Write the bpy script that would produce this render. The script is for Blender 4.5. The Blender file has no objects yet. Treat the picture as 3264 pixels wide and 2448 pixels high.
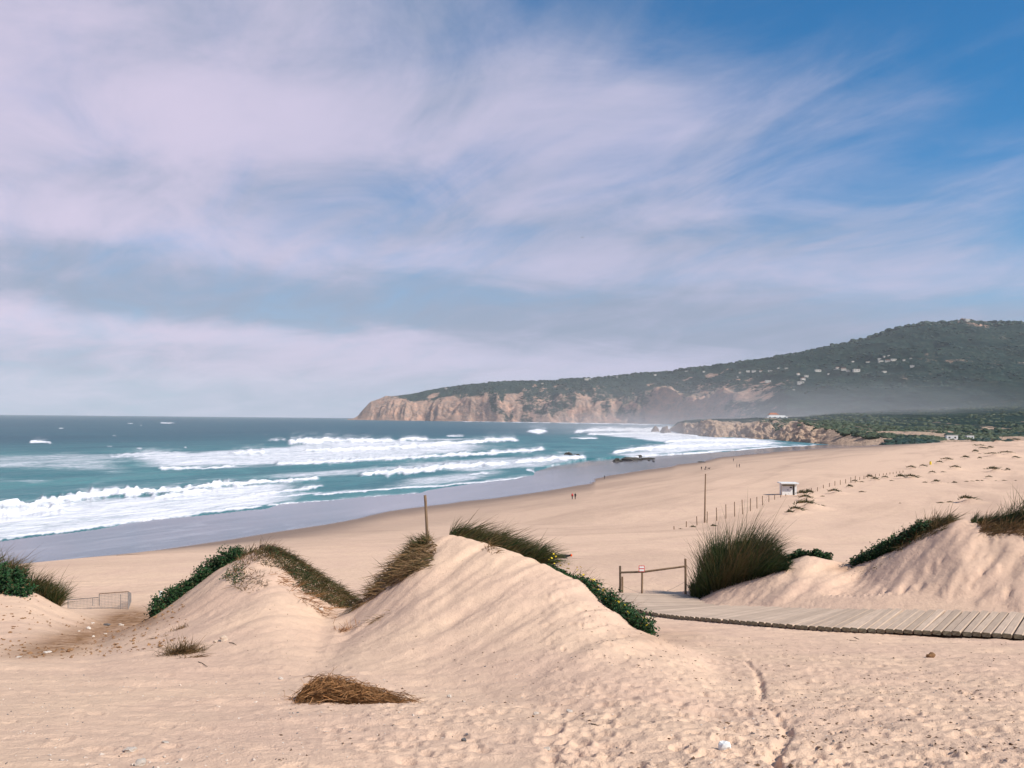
import bpy, bmesh, math, random
import numpy as np
from mathutils import Vector, Matrix

R = math.radians
rng = np.random.default_rng(7)
random.seed(7)
scene = bpy.context.scene
col = scene.collection
CZ = 23.0                                   # the eye stands 23 m above the sea

# ------------------------------------------------------------------ camera
FPX, PW, PH = 2827.0, 3264.0, 2448.0        # focal length in pixels of the full photograph
PITCH, ROLL = math.atan(109.7 / FPX), 0.0095
cp, sp = math.cos(PITCH), math.sin(PITCH)
cr, sr = math.cos(ROLL), math.sin(ROLL)
FW = np.array([0, cp, sp])
R0, U0 = np.array([1.0, 0, 0]), np.array([0, -sp, cp])
RT, UP = cr * R0 + sr * U0, -sr * R0 + cr * U0
cam_data = bpy.data.cameras.new('camera')
cam_data.sensor_width = 36.0
cam_data.lens = 36.0 * FPX / PW
cam_data.clip_start, cam_data.clip_end = 0.1, 60000
cam = bpy.data.objects.new('camera', cam_data)
col.objects.link(cam)
cam.matrix_world = Matrix(((RT[0], UP[0], -FW[0], 0), (RT[1], UP[1], -FW[1], 0), (RT[2], UP[2], -FW[2], CZ), (0, 0, 0, 1)))
scene.camera = cam

# ------------------------------------------------------------------ light and sky
SUN_AZ, SUN_EL = R(124), R(41)              # clockwise from +Y (the view), so from the right and a little behind
world = bpy.data.worlds.new('World')
scene.world = world
world.use_nodes = True
wt = world.node_tree
wt.nodes.clear()


class NT:
    def __init__(self, tree):
        self.t = tree

    def n(self, kind, **kw):
        nd = self.t.nodes.new(kind)
        for k, v in kw.items():
            if k == 'inp':
                for a, b in v.items():
                    s = nd.inputs[a]
                    if isinstance(b, bpy.types.NodeSocket):
                        self.t.links.new(b, s)
                    else:
                        s.default_value = b
            else:
                setattr(nd, k, v)
        return nd

    def math(self, op, a, b=0.0, c=0.0, clamp=False):
        nd = self.n('ShaderNodeMath', operation=op, use_clamp=clamp)
        for i, v in enumerate((a, b, c)):
            if isinstance(v, bpy.types.NodeSocket):
                self.t.links.new(v, nd.inputs[i])
            else:
                nd.inputs[i].default_value = v
        return nd.outputs[0]

    def ramp(self, fac, pts, interp='LINEAR'):
        nd = self.n('ShaderNodeValToRGB')
        cr_ = nd.color_ramp
        cr_.interpolation = interp
        while len(cr_.elements) < len(pts):
            cr_.elements.new(0.5)
        for e, (p, c) in zip(cr_.elements, pts):
            e.position = p
            e.color = (c, c, c, 1) if isinstance(c, (int, float)) else (*c, 1)
        self.t.links.new(fac, nd.inputs[0])
        return nd.outputs[0]

    def mix(self, fac, a, b, mode='MIX'):
        nd = self.n('ShaderNodeMix', data_type='RGBA', blend_type=mode)
        for s, v in ((nd.inputs[0], fac), (nd.inputs[6], a), (nd.inputs[7], b)):
            if isinstance(v, bpy.types.NodeSocket):
                self.t.links.new(v, s)
            else:
                s.default_value = v if not isinstance(v, tuple) or len(v) == 4 else (*v, 1)
        return nd.outputs[2]

    def noise(self, vec, scale, detail=4, rough=0.55, dist=0.0, out=0):
        nd = self.n('ShaderNodeTexNoise', inp={'Scale': scale, 'Detail': detail, 'Roughness': rough, 'Distortion': dist})
        if vec is not None:
            self.t.links.new(vec, nd.inputs['Vector'])
        return nd.outputs[out]

    def smooth(self, v, a, b, lo=0.0, hi=1.0):
        nd = self.n('ShaderNodeMapRange', interpolation_type='SMOOTHSTEP')
        self.t.links.new(v, nd.inputs[0])
        for i, q in zip((1, 2, 3, 4), (a, b, lo, hi)):
            nd.inputs[i].default_value = q
        return nd.outputs[0]


def build_sky():
    t = NT(wt)
    sky = t.n('ShaderNodeTexSky', sky_type='NISHITA', sun_disc=False)
    sky.sun_elevation, sky.sun_rotation = SUN_EL, SUN_AZ
    sky.altitude, sky.air_density, sky.dust_density, sky.ozone_density = 20, 1.0, 0.6, 2.2
    co = t.n('ShaderNodeTexCoord').outputs['Generated']
    sep = t.n('ShaderNodeSeparateXYZ', inp={0: co})
    x, y, z = sep.outputs
    zc = t.math('MAXIMUM', z, 0.0)
    den = t.math('ADD', zc, 0.16)
    px, py = t.math('DIVIDE', x, den), t.math('DIVIDE', y, den)
    # a cloud deck projected from overhead, combed out by the wind towards the horizon ahead
    pc = t.n('ShaderNodeCombineXYZ', inp={0: px, 1: py, 2: 0.0}).outputs[0]
    rot = t.n('ShaderNodeVectorRotate', rotation_type='Z_AXIS', inp={'Vector': pc, 'Angle': R(-34)}).outputs[0]
    st = t.n('ShaderNodeVectorMath', operation='MULTIPLY', inp={0: rot, 1: (1.0, 0.62, 1)}).outputs[0]
    big = t.noise(st, 0.80, 3, 0.5, 0.4)
    fine = t.noise(st, 2.6, 8, 0.62, 0.6)
    stw = t.n('ShaderNodeVectorMath', operation='MULTIPLY', inp={0: rot, 1: (2.3, 0.75, 1)}).outputs[0]
    wisp = t.noise(stw, 1.6, 6, 0.58, 1.0)
    # far cloud is seen edge on, as flat layers over the horizon
    lay = t.n('ShaderNodeCombineXYZ', inp={0: t.math('MULTIPLY', x, 1.6), 1: t.math('MULTIPLY', y, 0.4), 2: t.math('MULTIPLY', z, 9.0)}).outputs[0]
    layer = t.noise(lay, 1.5, 6, 0.55, 0.8)
    tilt = t.math('ADD', t.math('ADD', z, t.math('MULTIPLY', x, 0.055)), t.math('MULTIPLY', t.math('SUBTRACT', layer, 0.5), 0.085))
    sheet = t.ramp(tilt, [(0.0, 0.45), (0.03, 0.55), (0.062, 0.88), (0.098, 0.18), (0.128, 0.32), (0.165, 0.74), (0.21, 0.58), (0.28, 0.74), (0.37, 0.55), (0.46, 0.38)], 'EASE')
    # one broad sheet of thin cloud that frays out overhead towards the land
    edge = t.math('ADD', t.math('MULTIPLY', x, 0.90), t.math('MULTIPLY', zc, 1.55))
    bias = t.math('MULTIPLY', t.smooth(edge, 0.36, 1.08), -0.70)
    cov = t.math('ADD', t.math('MULTIPLY', t.math('SUBTRACT', big, 0.5), 0.85), t.math('MULTIPLY', t.math('SUBTRACT', fine, 0.5), 0.55))
    cov = t.math('ADD', cov, t.math('MULTIPLY', t.math('SUBTRACT', wisp, 0.5), 0.55))
    cov = t.math('ADD', t.math('ADD', cov, 0.70), bias)
    dens = t.math('MULTIPLY', t.smooth(cov, 0.02, 0.78), 0.95)
    shade = t.math('ADD', sheet, t.math('ADD', t.math('MULTIPLY', t.math('SUBTRACT', fine, 0.5), 1.05), t.math('MULTIPLY', t.math('SUBTRACT', big, 0.5), 0.7)))
    bright = t.smooth(shade, 0.10, 1.0)
    ccol = t.mix(bright, (0.245, 0.295, 0.405, 1), (0.470, 0.455, 0.605, 1))
    warm = t.smooth(x, 0.20, -0.60)
    ccol = t.mix(t.math('MULTIPLY', warm, t.math('MULTIPLY', bright, 0.60)), ccol, (0.67, 0.555, 0.675, 1))
    # milky air low over the sea
    low = t.smooth(z, 0.26, -0.01)
    blue = t.n('ShaderNodeVectorMath', operation='MULTIPLY', inp={0: sky.outputs[0], 1: (0.12, 0.80, 1.20)}).outputs[0]
    b1 = t.n('ShaderNodeBackground', inp={0: blue, 1: 0.085})
    b2 = t.n('ShaderNodeBackground', inp={0: ccol, 1: 1.0})
    b3 = t.n('ShaderNodeBackground', inp={0: (0.41, 0.485, 0.60, 1), 1: 1.0})
    m0 = t.n('ShaderNodeMixShader', inp={0: t.math('MULTIPLY', low, 0.80), 1: b1.outputs[0], 2: b3.outputs[0]})
    m1 = t.n('ShaderNodeMixShader', inp={0: t.math('MULTIPLY', dens, t.smooth(z, -0.01, 0.06, 0.55, 1.0)), 1: m0.outputs[0], 2: b2.outputs[0]})
    t.n('ShaderNodeOutputWorld', inp={0: m1.outputs[0]})


build_sky()
sun_data = bpy.data.lights.new('sun', 'SUN')
sun_data.energy, sun_data.angle, sun_data.color = 4.95, R(0.6), (1.0, 0.93, 0.82)
sun = bpy.data.objects.new('sun', sun_data)
col.objects.link(sun)
SUNV = Vector((math.sin(SUN_AZ) * math.cos(SUN_EL), math.cos(SUN_AZ) * math.cos(SUN_EL), math.sin(SUN_EL)))
sun.rotation_euler = SUNV.to_track_quat('Z', 'Y').to_euler()
sun.location = (0, -20, 120)
vs = scene.view_settings
vs.view_transform, vs.look, vs.exposure, vs.gamma, vs.use_curve_mapping = 'Standard', 'None', 0.30, 1.0, False
scene.cycles.use_denoising = True
scene.cycles.max_bounces = 6
scene.cycles.transparent_max_bounces = 8
scene.cycles.volume_bounces = 0


# ------------------------------------------------------------------ numeric helpers
def hash2(ix, iy, seed):
    h = (ix.astype(np.int64) * 374761393 + iy.astype(np.int64) * 668265263 + seed * 1442695041) & 0xFFFFFFFF
    h = ((h ^ (h >> 13)) * 1274126177) & 0xFFFFFFFF
    h = h ^ (h >> 16)
    return (h & 0xFFFFFF) / float(0xFFFFFF)


def vn(x, y, seed=0):
    xi, yi = np.floor(x), np.floor(y)
    fx, fy = x - xi, y - yi
    fx, fy = fx * fx * fx * (fx * (fx * 6 - 15) + 10), fy * fy * fy * (fy * (fy * 6 - 15) + 10)
    a, b = hash2(xi, yi, seed), hash2(xi + 1, yi, seed)
    c, d = hash2(xi, yi + 1, seed), hash2(xi + 1, yi + 1, seed)
    return (a + (b - a) * fx) * (1 - fy) + (c + (d - c) * fx) * fy - 0.5


def fbm(x, y, oct=4, seed=0, gain=0.5):
    s, a = 0.0, 1.0
    for o in range(oct):
        s = s + a * vn(x + 17.3 * o, y - 9.1 * o, seed + o)
        x, y, a = x * 2.03, y * 2.03, a * gain
    return s


def ridged(x, y, oct=4, seed=0, gain=0.55):
    s, a = 0.0, 1.0
    for o in range(oct):
        s = s + a * (1 - 4 * np.abs(vn(x + 5.3 * o, y + 3.7 * o, seed + o)) - 0.5)
        x, y, a = x * 2.1, y * 2.1, a * gain
    return s


def sstep(a, b, v):
    t = np.clip((v - a) / (b - a), 0, 1)
    return t * t * (3 - 2 * t)


def smax(a, b, k):
    h = np.clip(0.5 + 0.5 * (a - b) / k, 0, 1)
    return b + (a - b) * h + k * h * (1 - h)


def smin(a, b, k):
    return -smax(-a, -b, k)


def ray(X, Y):
    X, Y = np.asarray(X, float), np.asarray(Y, float)
    d = FW * FPX + RT * (X[..., None] - PW / 2) - UP * (Y[..., None] - PH / 2)
    return d / d[..., 1:2]                    # one metre of depth along +Y


def P22(pts):                                # the notes were taken on a 2212 pixel wide copy
    a = np.array(pts, float)
    a[:, :2] *= PW / 2212.0
    return a


def at(X, Y, d):
    r = ray(X, Y)
    return r * np.asarray(d, float)[..., None] + np.array([0, 0, CZ])


def pixel(p):
    q = np.asarray(p, float) - np.array([0, 0, CZ])
    f = q @ FW
    return PW / 2 + FPX * (q @ RT) / f, PH / 2 - FPX * (q @ UP) / f


# ------------------------------------------------------------------ the lie of the land
SH = np.array([(0, -200), (100, -134), (164, -95), (243, -51), (390, 11), (560, 108), (700, 190), (882, 297), (1100, 430), (1400, 620)], float)


def shore_x(y):
    return (np.interp(y - 25, SH[:, 0], SH[:, 1]) + np.interp(y, SH[:, 0], SH[:, 1]) + np.interp(y + 25, SH[:, 0], SH[:, 1])) / 3


HY = np.array([(0, -1.55), (3, -1.68), (5, -1.98), (9, -2.78), (14, -3.72), (19.4, -4.72), (22, -5.13), (26.5, -5.82), (32, -6.42), (45, -7.6),
               (60, -9.2), (100, -13.2), (150, -17.9), (175, -21.5), (260, -34), (2000, -300)], float)
hy_f = np.linspace(0, 400, 4000)
hz_f = np.interp(hy_f, HY[:, 0], HY[:, 1])
kern = np.hanning(31); kern /= kern.sum()
hz_f = np.convolve(np.pad(hz_f, 15, 'edge'), kern, 'valid')
BS = np.array([(-400, -9), (-100, -2.6), (0, 0.02), (20, 0.22), (46, 0.62), (62, 1.7), (80, 3.0), (115, 5.1), (150, 5.9), (250, 7.6), (400, 11), (900, 20)], float)


def base_h(x, y):
    """Height over the sea of the sand without the named dunes."""
    s = (x - shore_x(y)) * 0.878
    H = np.interp(y, hy_f, hz_f) + CZ - np.maximum(y - 400, 0)
    bank = 0.55 + 0.190 * (s - 47)
    beach = np.interp(s, BS[:, 0], BS[:, 1])
    return smax(smin(H, bank, 1.2), beach, 1.6)


class Dune:
    """A dune given by its crest line: sight line and distance of each crest point."""
    def __init__(self, pts, wf, wb, pf=1.5, rnd=0.07):
        a = P22(pts)
        r = ray(a[:, 0], a[:, 1])
        u = np.linspace(r[0, 0], r[-1, 0], 700)
        D = np.interp(u, r[:, 0], a[:, 2])
        Z = CZ + np.interp(u, r[:, 0], r[:, 2] * a[:, 2])
        k = np.hanning(19); k /= k.sum()
        D = np.convolve(np.pad(D, 9, 'edge'), k, 'valid')
        Z = np.convolve(np.pad(Z, 9, 'edge'), k, 'valid')
        A = np.maximum(Z - base_h(u * D, D), 0)
        A *= sstep(0, 0.09, np.linspace(0, 1, 700)) * sstep(1, 0.91, np.linspace(0, 1, 700))
        k = np.hanning(61); k /= k.sum()
        A = np.convolve(np.pad(A, 30, 'edge'), k, 'valid')
        self.u, self.D, self.A, self.wf, self.wb, self.pf, self.rnd = u, D, A, wf, wb, pf, rnd

    def h(self, x, y):
        u = x / y + 0.010 * fbm(x / 1.7, y / 1.7, 2, 201)
        D = np.interp(u, self.u, self.D) + 0.5 * fbm(x / 2.3, y / 9, 2, 205)
        A = np.interp(u, self.u, self.A, 0, 0)
        t = y - D
        tf = np.clip(-t / self.wf, 0, 1)
        tb = np.clip(t / self.wb, 0, 1)
        pf = (1 - np.sqrt(tf * tf + self.rnd ** 2) + self.rnd)
        pf = np.clip(pf, 0, 1) ** self.pf
        pf = pf * sstep(1.0, 0.9, tf)
        pb = 1 - sstep(0, 1, tb)
        return A * np.where(t < 0, pf, pb)


DUNE_C = Dune([(560, 1420, 15.5), (640, 1385, 15.8), (700, 1360, 16), (740, 1335, 16.1), (770, 1308, 16.3), (810, 1270, 16.7), (850, 1226, 17), (890, 1184, 17.2), (925, 1160, 17.3), (975, 1157, 17.2),
               (1040, 1170, 16.8), (1100, 1190, 16.3), (1160, 1213, 15.8), (1200, 1236, 15.3), (1240, 1250, 15), (1290, 1291, 14.4), (1340, 1329, 13.9),
               (1390, 1362, 13.4), (1440, 1391, 13), (1500, 1418, 12.6), (1570, 1450, 12)], 8.0, 5, 1.7, 0.035)
DUNE_L = Dune([(60, 1462, 13.2), (130, 1438, 14.2), (180, 1415, 15), (236, 1382, 16), (290, 1355, 17), (325, 1332, 17.6), (370, 1302, 18), (420, 1264, 18.3), (470, 1226, 18.5),
               (520, 1199, 18.6), (560, 1184, 18.6), (600, 1190, 18.6), (650, 1220, 18.7), (700, 1258, 18.9), (740, 1290, 19), (775, 1318, 19), (830, 1345, 19), (900, 1390, 19)], 8.5, 5, 1.65, 0.035)
DUNE_F = Dune([(-420, 1230, 23), (-200, 1238, 23), (0, 1262, 22.5), (60, 1272, 22.3), (90, 1290, 22.2), (131, 1315, 22), (200, 1340, 22), (290, 1375, 22)], 6, 4, 1.4)
DUNE_R = Dune([(1440, 1300, 33.4), (1490, 1290, 33), (1530, 1262, 32.6), (1570, 1230, 32.2), (1610, 1205, 31.8), (1650, 1196, 31.2), (1690, 1194, 30.6), (1720, 1194, 30.2),
               (1760, 1200, 29.8), (1800, 1217, 29.4), (1840, 1223, 29), (1880, 1207, 28.6), (1930, 1181, 28.2), (1980, 1157, 27.8), (2030, 1135, 27.4),
               (2080, 1121, 27), (2110, 1128, 26.8), (2140, 1136, 26.6), (2212, 1142, 26), (2420, 1120, 25), (2700, 1110, 24)], 4.6, 7, 1.05, 0.12)
DUNES = [DUNE_C, DUNE_L, DUNE_F, DUNE_R]
BUMPS = []                                   # small mounds behind the big dunes: x, y, height, radius along the wind, radius across


def mounds(x, y):
    z = np.zeros_like(x)
    c, s_ = math.cos(R(-25)), math.sin(R(-25))
    for bx, by, hh, ra, rb in BUMPS:
        m = (np.abs(x - bx) < 2.2 * ra) & (np.abs(y - by) < 2.2 * ra)
        if not m.any():
            continue
        dx, dy = x[m] - bx, y[m] - by
        a, b = dx * c + dy * s_, -dx * s_ + dy * c
        a = np.where(a > 0, a / ra, a / (rb * 0.8))
        q = np.sqrt(a * a + (b / rb) ** 2 + 0.02)
        z[m] = np.maximum(z[m], hh * np.clip(1.08 - q, 0, 1) ** 1.25)
    return z


def ground(x, y):
    x, y = np.asarray(x, float), np.asarray(y, float)
    b = base_h(x, y)
    far = sstep(45, 110, y)
    s = (x - shore_x(y)) * 0.878
    hum = sstep(118, 190, s) * far
    b = b + hum * (1.9 * fbm(x / 46, y / 70, 3, 3) + 1.0 * fbm(x / 15, y / 24, 3, 9))
    b = b + far * sstep(60, 120, s) * 0.28 * fbm(x / 30, y / 60, 2, 31)
    d = np.zeros_like(b)
    for q in DUNES:
        h_ = q.h(x, y)
        d = smax(d, h_, 1e-6 + 0.45 * sstep(0, 0.35, np.minimum(d, h_)))
    return b + d + mounds(x, y)


def hit(X, Y, dmin=2.5, dmax=1150, n=900):
    """Where the sight line of a pixel meets the sand."""
    X, Y = np.atleast_1d(np.asarray(X, float)), np.atleast_1d(np.asarray(Y, float))
    r = ray(X, Y)
    ds = np.geomspace(dmin, dmax, n)
    out = np.full(len(X), float(dmax))
    prev = np.full(len(X), -1.0)
    done = np.zeros(len(X), bool)
    pd = dmin
    for d in ds:
        g = ground(r[:, 0] * d, np.full(len(X), d)) - (CZ + r[:, 2] * d)
        new = (~done) & (g > 0)
        if new.any():
            f = np.where(np.abs(g - prev) > 1e-9, -prev / (g - prev), 1)
            out[new] = (pd + (d - pd) * np.clip(f, 0, 1))[new]
            done |= new
        if done.all():
            break
        prev, pd = g, d
    p = r * out[:, None]
    return np.c_[p[:, 0], p[:, 1], ground(p[:, 0], p[:, 1])]


def hit22(pts):
    a = P22(pts)
    return hit(a[:, 0], a[:, 1])


# ------------------------------------------------------------------ mesh helpers
def mesh_np(name, V, F, mats=(), attrs=None, smooth=True, fmat=None):
    """One mesh from arrays; F is an (n,3) or (n,4) array, or a list of such arrays."""
    me = bpy.data.meshes.new(name)
    V = np.asarray(V, np.float32)
    Fs = F if isinstance(F, list) else [F]
    Fs = [np.asarray(f, np.int32) for f in Fs if len(f)]
    nl = sum(f.size for f in Fs)
    npoly = sum(len(f) for f in Fs)
    me.vertices.add(len(V)); me.vertices.foreach_set('co', V.ravel())
    me.loops.add(nl); me.polygons.add(npoly)
    me.loops.foreach_set('vertex_index', np.concatenate([f.ravel() for f in Fs]))
    tot = np.concatenate([np.full(len(f), f.shape[1], np.int32) for f in Fs])
    me.polygons.foreach_set('loop_start', np.concatenate([[0], np.cumsum(tot)[:-1]]).astype(np.int32))
    me.polygons.foreach_set('loop_total', tot)
    me.polygons.foreach_set('use_smooth', np.full(npoly, smooth))
    for m in mats:
        me.materials.append(m)
    if fmat is not None:
        me.polygons.foreach_set('material_index', np.asarray(fmat, np.int32))
    for k, v in (attrs or {}).items():
        at_ = me.attributes.new(k, 'FLOAT', 'POINT')
        at_.data.foreach_set('value', np.asarray(v, np.float32))
    me.update(calc_edges=True)
    me.validate()
    return me


def link(name, me, parent=None, loc=None, rot=None):
    o = bpy.data.objects.new(name, me)
    col.objects.link(o)
    if parent is not None:
        o.parent = parent
    if loc is not None:
        o.location = loc
    if rot is not None:
        o.rotation_euler = rot
    return o


def tag(o, label=None, cat=None, group=None, kind=None):
    for k, v in (('label', label), ('category', cat), ('group', group), ('kind', kind)):
        if v:
            o[k] = v
    return o


def empty(name, loc, rz=0.0):
    o = bpy.data.objects.new(name, None)
    col.objects.link(o)
    o.empty_display_size = 0.2
    o.location, o.rotation_euler = loc, (0, 0, rz)
    return o


def grid_faces(nr, nc, keep=None):
    i = np.arange((nr - 1) * (nc - 1))
    r, c = i // (nc - 1), i % (nc - 1)
    a = r * nc + c
    F = np.c_[a, a + 1, a + nc + 1, a + nc]
    if keep is not None:
        F = F[keep.reshape(-1)[F].all(1)]
    return F


class MB:
    """Collects small shapes into one mesh."""
    def __init__(self):
        self.V, self.F = [], []

    def add(self, V, F):
        n = len(self.V)
        self.V += [tuple(v) for v in V]
        self.F += [tuple(i + n for i in f) for f in F]

    def box(self, c, s, rz=0.0, taper=1.0, jit=0.0):
        x, y, z = (q / 2 for q in s)
        v = []
        for k, (a, b, e) in enumerate([(-1, -1, -1), (1, -1, -1), (1, 1, -1), (-1, 1, -1), (-1, -1, 1), (1, -1, 1), (1, 1, 1), (-1, 1, 1)]):
            f = taper if e > 0 else 1
            p = Vector((a * x * f, b * y * f, e * z))
            p.rotate(Matrix.Rotation(rz, 3, 'Z'))
            v.append(tuple(Vector(c) + p + Vector((random.uniform(-jit, jit) for _ in range(3)))))
        self.add(v, [(0, 3, 2, 1), (4, 5, 6, 7), (0, 1, 5, 4), (1, 2, 6, 5), (2, 3, 7, 6), (3, 0, 4, 7)])

    def tube(self, pts, rad, n=8, cap=True, jit=0.0):
        pts = [Vector(p) for p in pts]
        rad = rad if isinstance(rad, (list, tuple)) else [rad] * len(pts)
        V, F = [], []
        for i, p in enumerate(pts):
            d = (pts[min(i + 1, len(pts) - 1)] - pts[max(i - 1, 0)]).normalized()
            s = d.cross(Vector((0, 0, 1)) if abs(d.z) < 0.9 else Vector((1, 0, 0))).normalized()
            t = s.cross(d)
            for k in range(n):
                a = 2 * math.pi * k / n
                rr = rad[i] * (1 + random.uniform(-jit, jit))
                V.append(p + s * math.cos(a) * rr + t * math.sin(a) * rr)
        for i in range(len(pts) - 1):
            for k in range(n):
                F.append((i * n + k, i * n + (k + 1) % n, (i + 1) * n + (k + 1) % n, (i + 1) * n + k))
        if cap:
            F.append(tuple(range(n))[::-1])
            F.append(tuple(range((len(pts) - 1) * n, len(pts) * n)))
        self.add(V, F)

    def mesh(self, name, mat, smooth=False):
        me = bpy.data.meshes.new(name)
        me.from_pydata(self.V, [], self.F)
        me.materials.append(mat)
        me.polygons.foreach_set('use_smooth', [smooth] * len(me.polygons))
        me.update()
        return me

    def build(self, name, mat, parent=None, smooth=False, loc=None, rot=None):
        return link(name, self.mesh(name, mat, smooth), parent, loc, rot)


# ------------------------------------------------------------------ materials
def new_mat(name):
    m = bpy.data.materials.new(name)
    m.use_nodes = True
    m.node_tree.nodes.clear()
    t = NT(m.node_tree)
    out = t.n('ShaderNodeOutputMaterial')
    bs = t.n('ShaderNodeBsdfPrincipled')
    t.t.links.new(bs.outputs[0], out.inputs[0])
    return m, t, bs


def plain(name, c, rough=0.8, var=0.25, scale=6.0, bump=0.0, bscale=30.0, c2=None, stretch=None, each=0.0):
    m, t, bs = new_mat(name)
    co = t.n('ShaderNodeTexCoord').outputs['Object']
    if stretch:
        co = t.n('ShaderNodeVectorMath', operation='MULTIPLY', inp={0: co, 1: stretch}).outputs[0]
    nz = t.noise(co, scale, 5, 0.6)
    c2 = c2 or tuple(q * (1 - var) for q in c)
    cc = t.mix(t.smooth(nz, 0.3, 0.7), (*c, 1), (*c2, 1))
    if each:                                  # every piece weathers a little differently
        rd = t.n('ShaderNodeObjectInfo').outputs['Random']
        cc = t.mix(t.math('MULTIPLY', rd, each), cc, tuple(q * 0.45 for q in c) + (1,))
    t.t.links.new(cc, bs.inputs['Base Color'])
    bs.inputs['Roughness'].default_value = rough
    bs.inputs['Specular IOR Level'].default_value = 0.25
    if bump:
        b = t.n('ShaderNodeBump', inp={'Strength': 1.0, 'Distance': bump, 'Height': t.noise(co, bscale, 5, 0.6)})
        t.t.links.new(b.outputs[0], bs.inputs['Normal'])
    return m


def attr(t, name):
    return t.n('ShaderNodeAttribute', attribute_name=name).outputs['Fac']


def sand_material():
    m, t, bs = new_mat('sand')
    pos = t.n('ShaderNodeNewGeometry').outputs['Position']
    wet, film, earth, dist = attr(t, 'wet'), attr(t, 'film'), attr(t, 'earth'), attr(t, 'near')
    n1 = t.noise(pos, 0.35, 4, 0.6)
    n2 = t.noise(pos, 5.0, 5, 0.65)
    n3 = t.noise(pos, 60.0, 3, 0.6)
    c = t.mix(t.smooth(n1, 0.3, 0.7), (0.665, 0.462, 0.328, 1), (0.620, 0.420, 0.310, 1))
    c = t.mix(t.math('MULTIPLY', t.smooth(n2, 0.35, 0.75), 0.30), c, (0.42, 0.285, 0.215, 1))
    c = t.mix(t.math('MULTIPLY', t.smooth(n3, 0.56, 0.74), t.math('MULTIPLY', dist, 0.35)), c, (0.30, 0.20, 0.15, 1))
    rotb = t.n('ShaderNodeVectorRotate', rotation_type='Z_AXIS', inp={'Vector': pos, 'Angle': R(-61)}).outputs[0]
    stb = t.n('ShaderNodeVectorMath', operation='MULTIPLY', inp={0: rotb, 1: (0.16, 1.0, 1.0)}).outputs[0]
    nb = t.noise(stb, 0.07, 6, 0.62, 0.6)
    c = t.mix(t.math('MULTIPLY', t.smooth(nb, 0.46, 0.66), t.math('SUBTRACT', 0.55, t.math('MULTIPLY', dist, 0.55))), c, (0.43, 0.29, 0.215, 1))
    # brown earth showing through
    ec = t.mix(t.smooth(n2, 0.35, 0.65), (0.20, 0.105, 0.052, 1), (0.33, 0.19, 0.11, 1))
    c = t.mix(t.math('MULTIPLY', earth, t.smooth(t.noise(pos, 2.6, 6, 0.7), 0.18, 0.52)), c, ec)
    c = t.mix(wet, c, (0.235, 0.165, 0.128, 1))
    c = t.mix(film, c, t.mix(t.smooth(t.noise(stb, 0.11, 6, 0.65, 0.5), 0.35, 0.68), (0.215, 0.190, 0.205, 1), (0.125, 0.108, 0.118, 1)))
    sw = t.math('ABSOLUTE', t.math('SUBTRACT', t.noise(stb, 0.05, 4, 0.5, 0.8), 0.5))
    c = t.mix(t.math('MULTIPLY', film, t.math('MULTIPLY', t.smooth(sw, 0.012, 0.002), 0.45)), c, (0.42, 0.39, 0.41, 1))
    t.t.links.new(c, bs.inputs['Base Color'])
    rg = t.math('SUBTRACT', 0.95, t.math('MULTIPLY', wet, 0.25))
    rg = t.math('SUBTRACT', rg, t.math('MULTIPLY', film, 0.60))
    t.t.links.new(rg, bs.inputs['Roughness'])
    t.t.links.new(t.math('ADD', 0.08, t.math('MULTIPLY', film, 0.9)), bs.inputs['Specular IOR Level'])
    hgt = t.math('ADD', t.math('MULTIPLY', t.math('MULTIPLY', n3, 0.007), dist), t.math('MULTIPLY', t.math('MULTIPLY', t.noise(pos, 15.0, 5, 0.65), 0.026), dist))
    hgt = t.math('ADD', hgt, t.math('MULTIPLY', t.math('MULTIPLY', t.noise(pos, 1.1, 5, 0.65), 0.20), t.math('MULTIPLY', t.math('SUBTRACT', 1.0, dist), t.math('SUBTRACT', 1.0, film))))
    b = t.n('ShaderNodeBump', inp={'Strength': 0.8, 'Distance': 1.0, 'Height': hgt})
    t.t.links.new(b.outputs[0], bs.inputs['Normal'])
    return m


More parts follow.
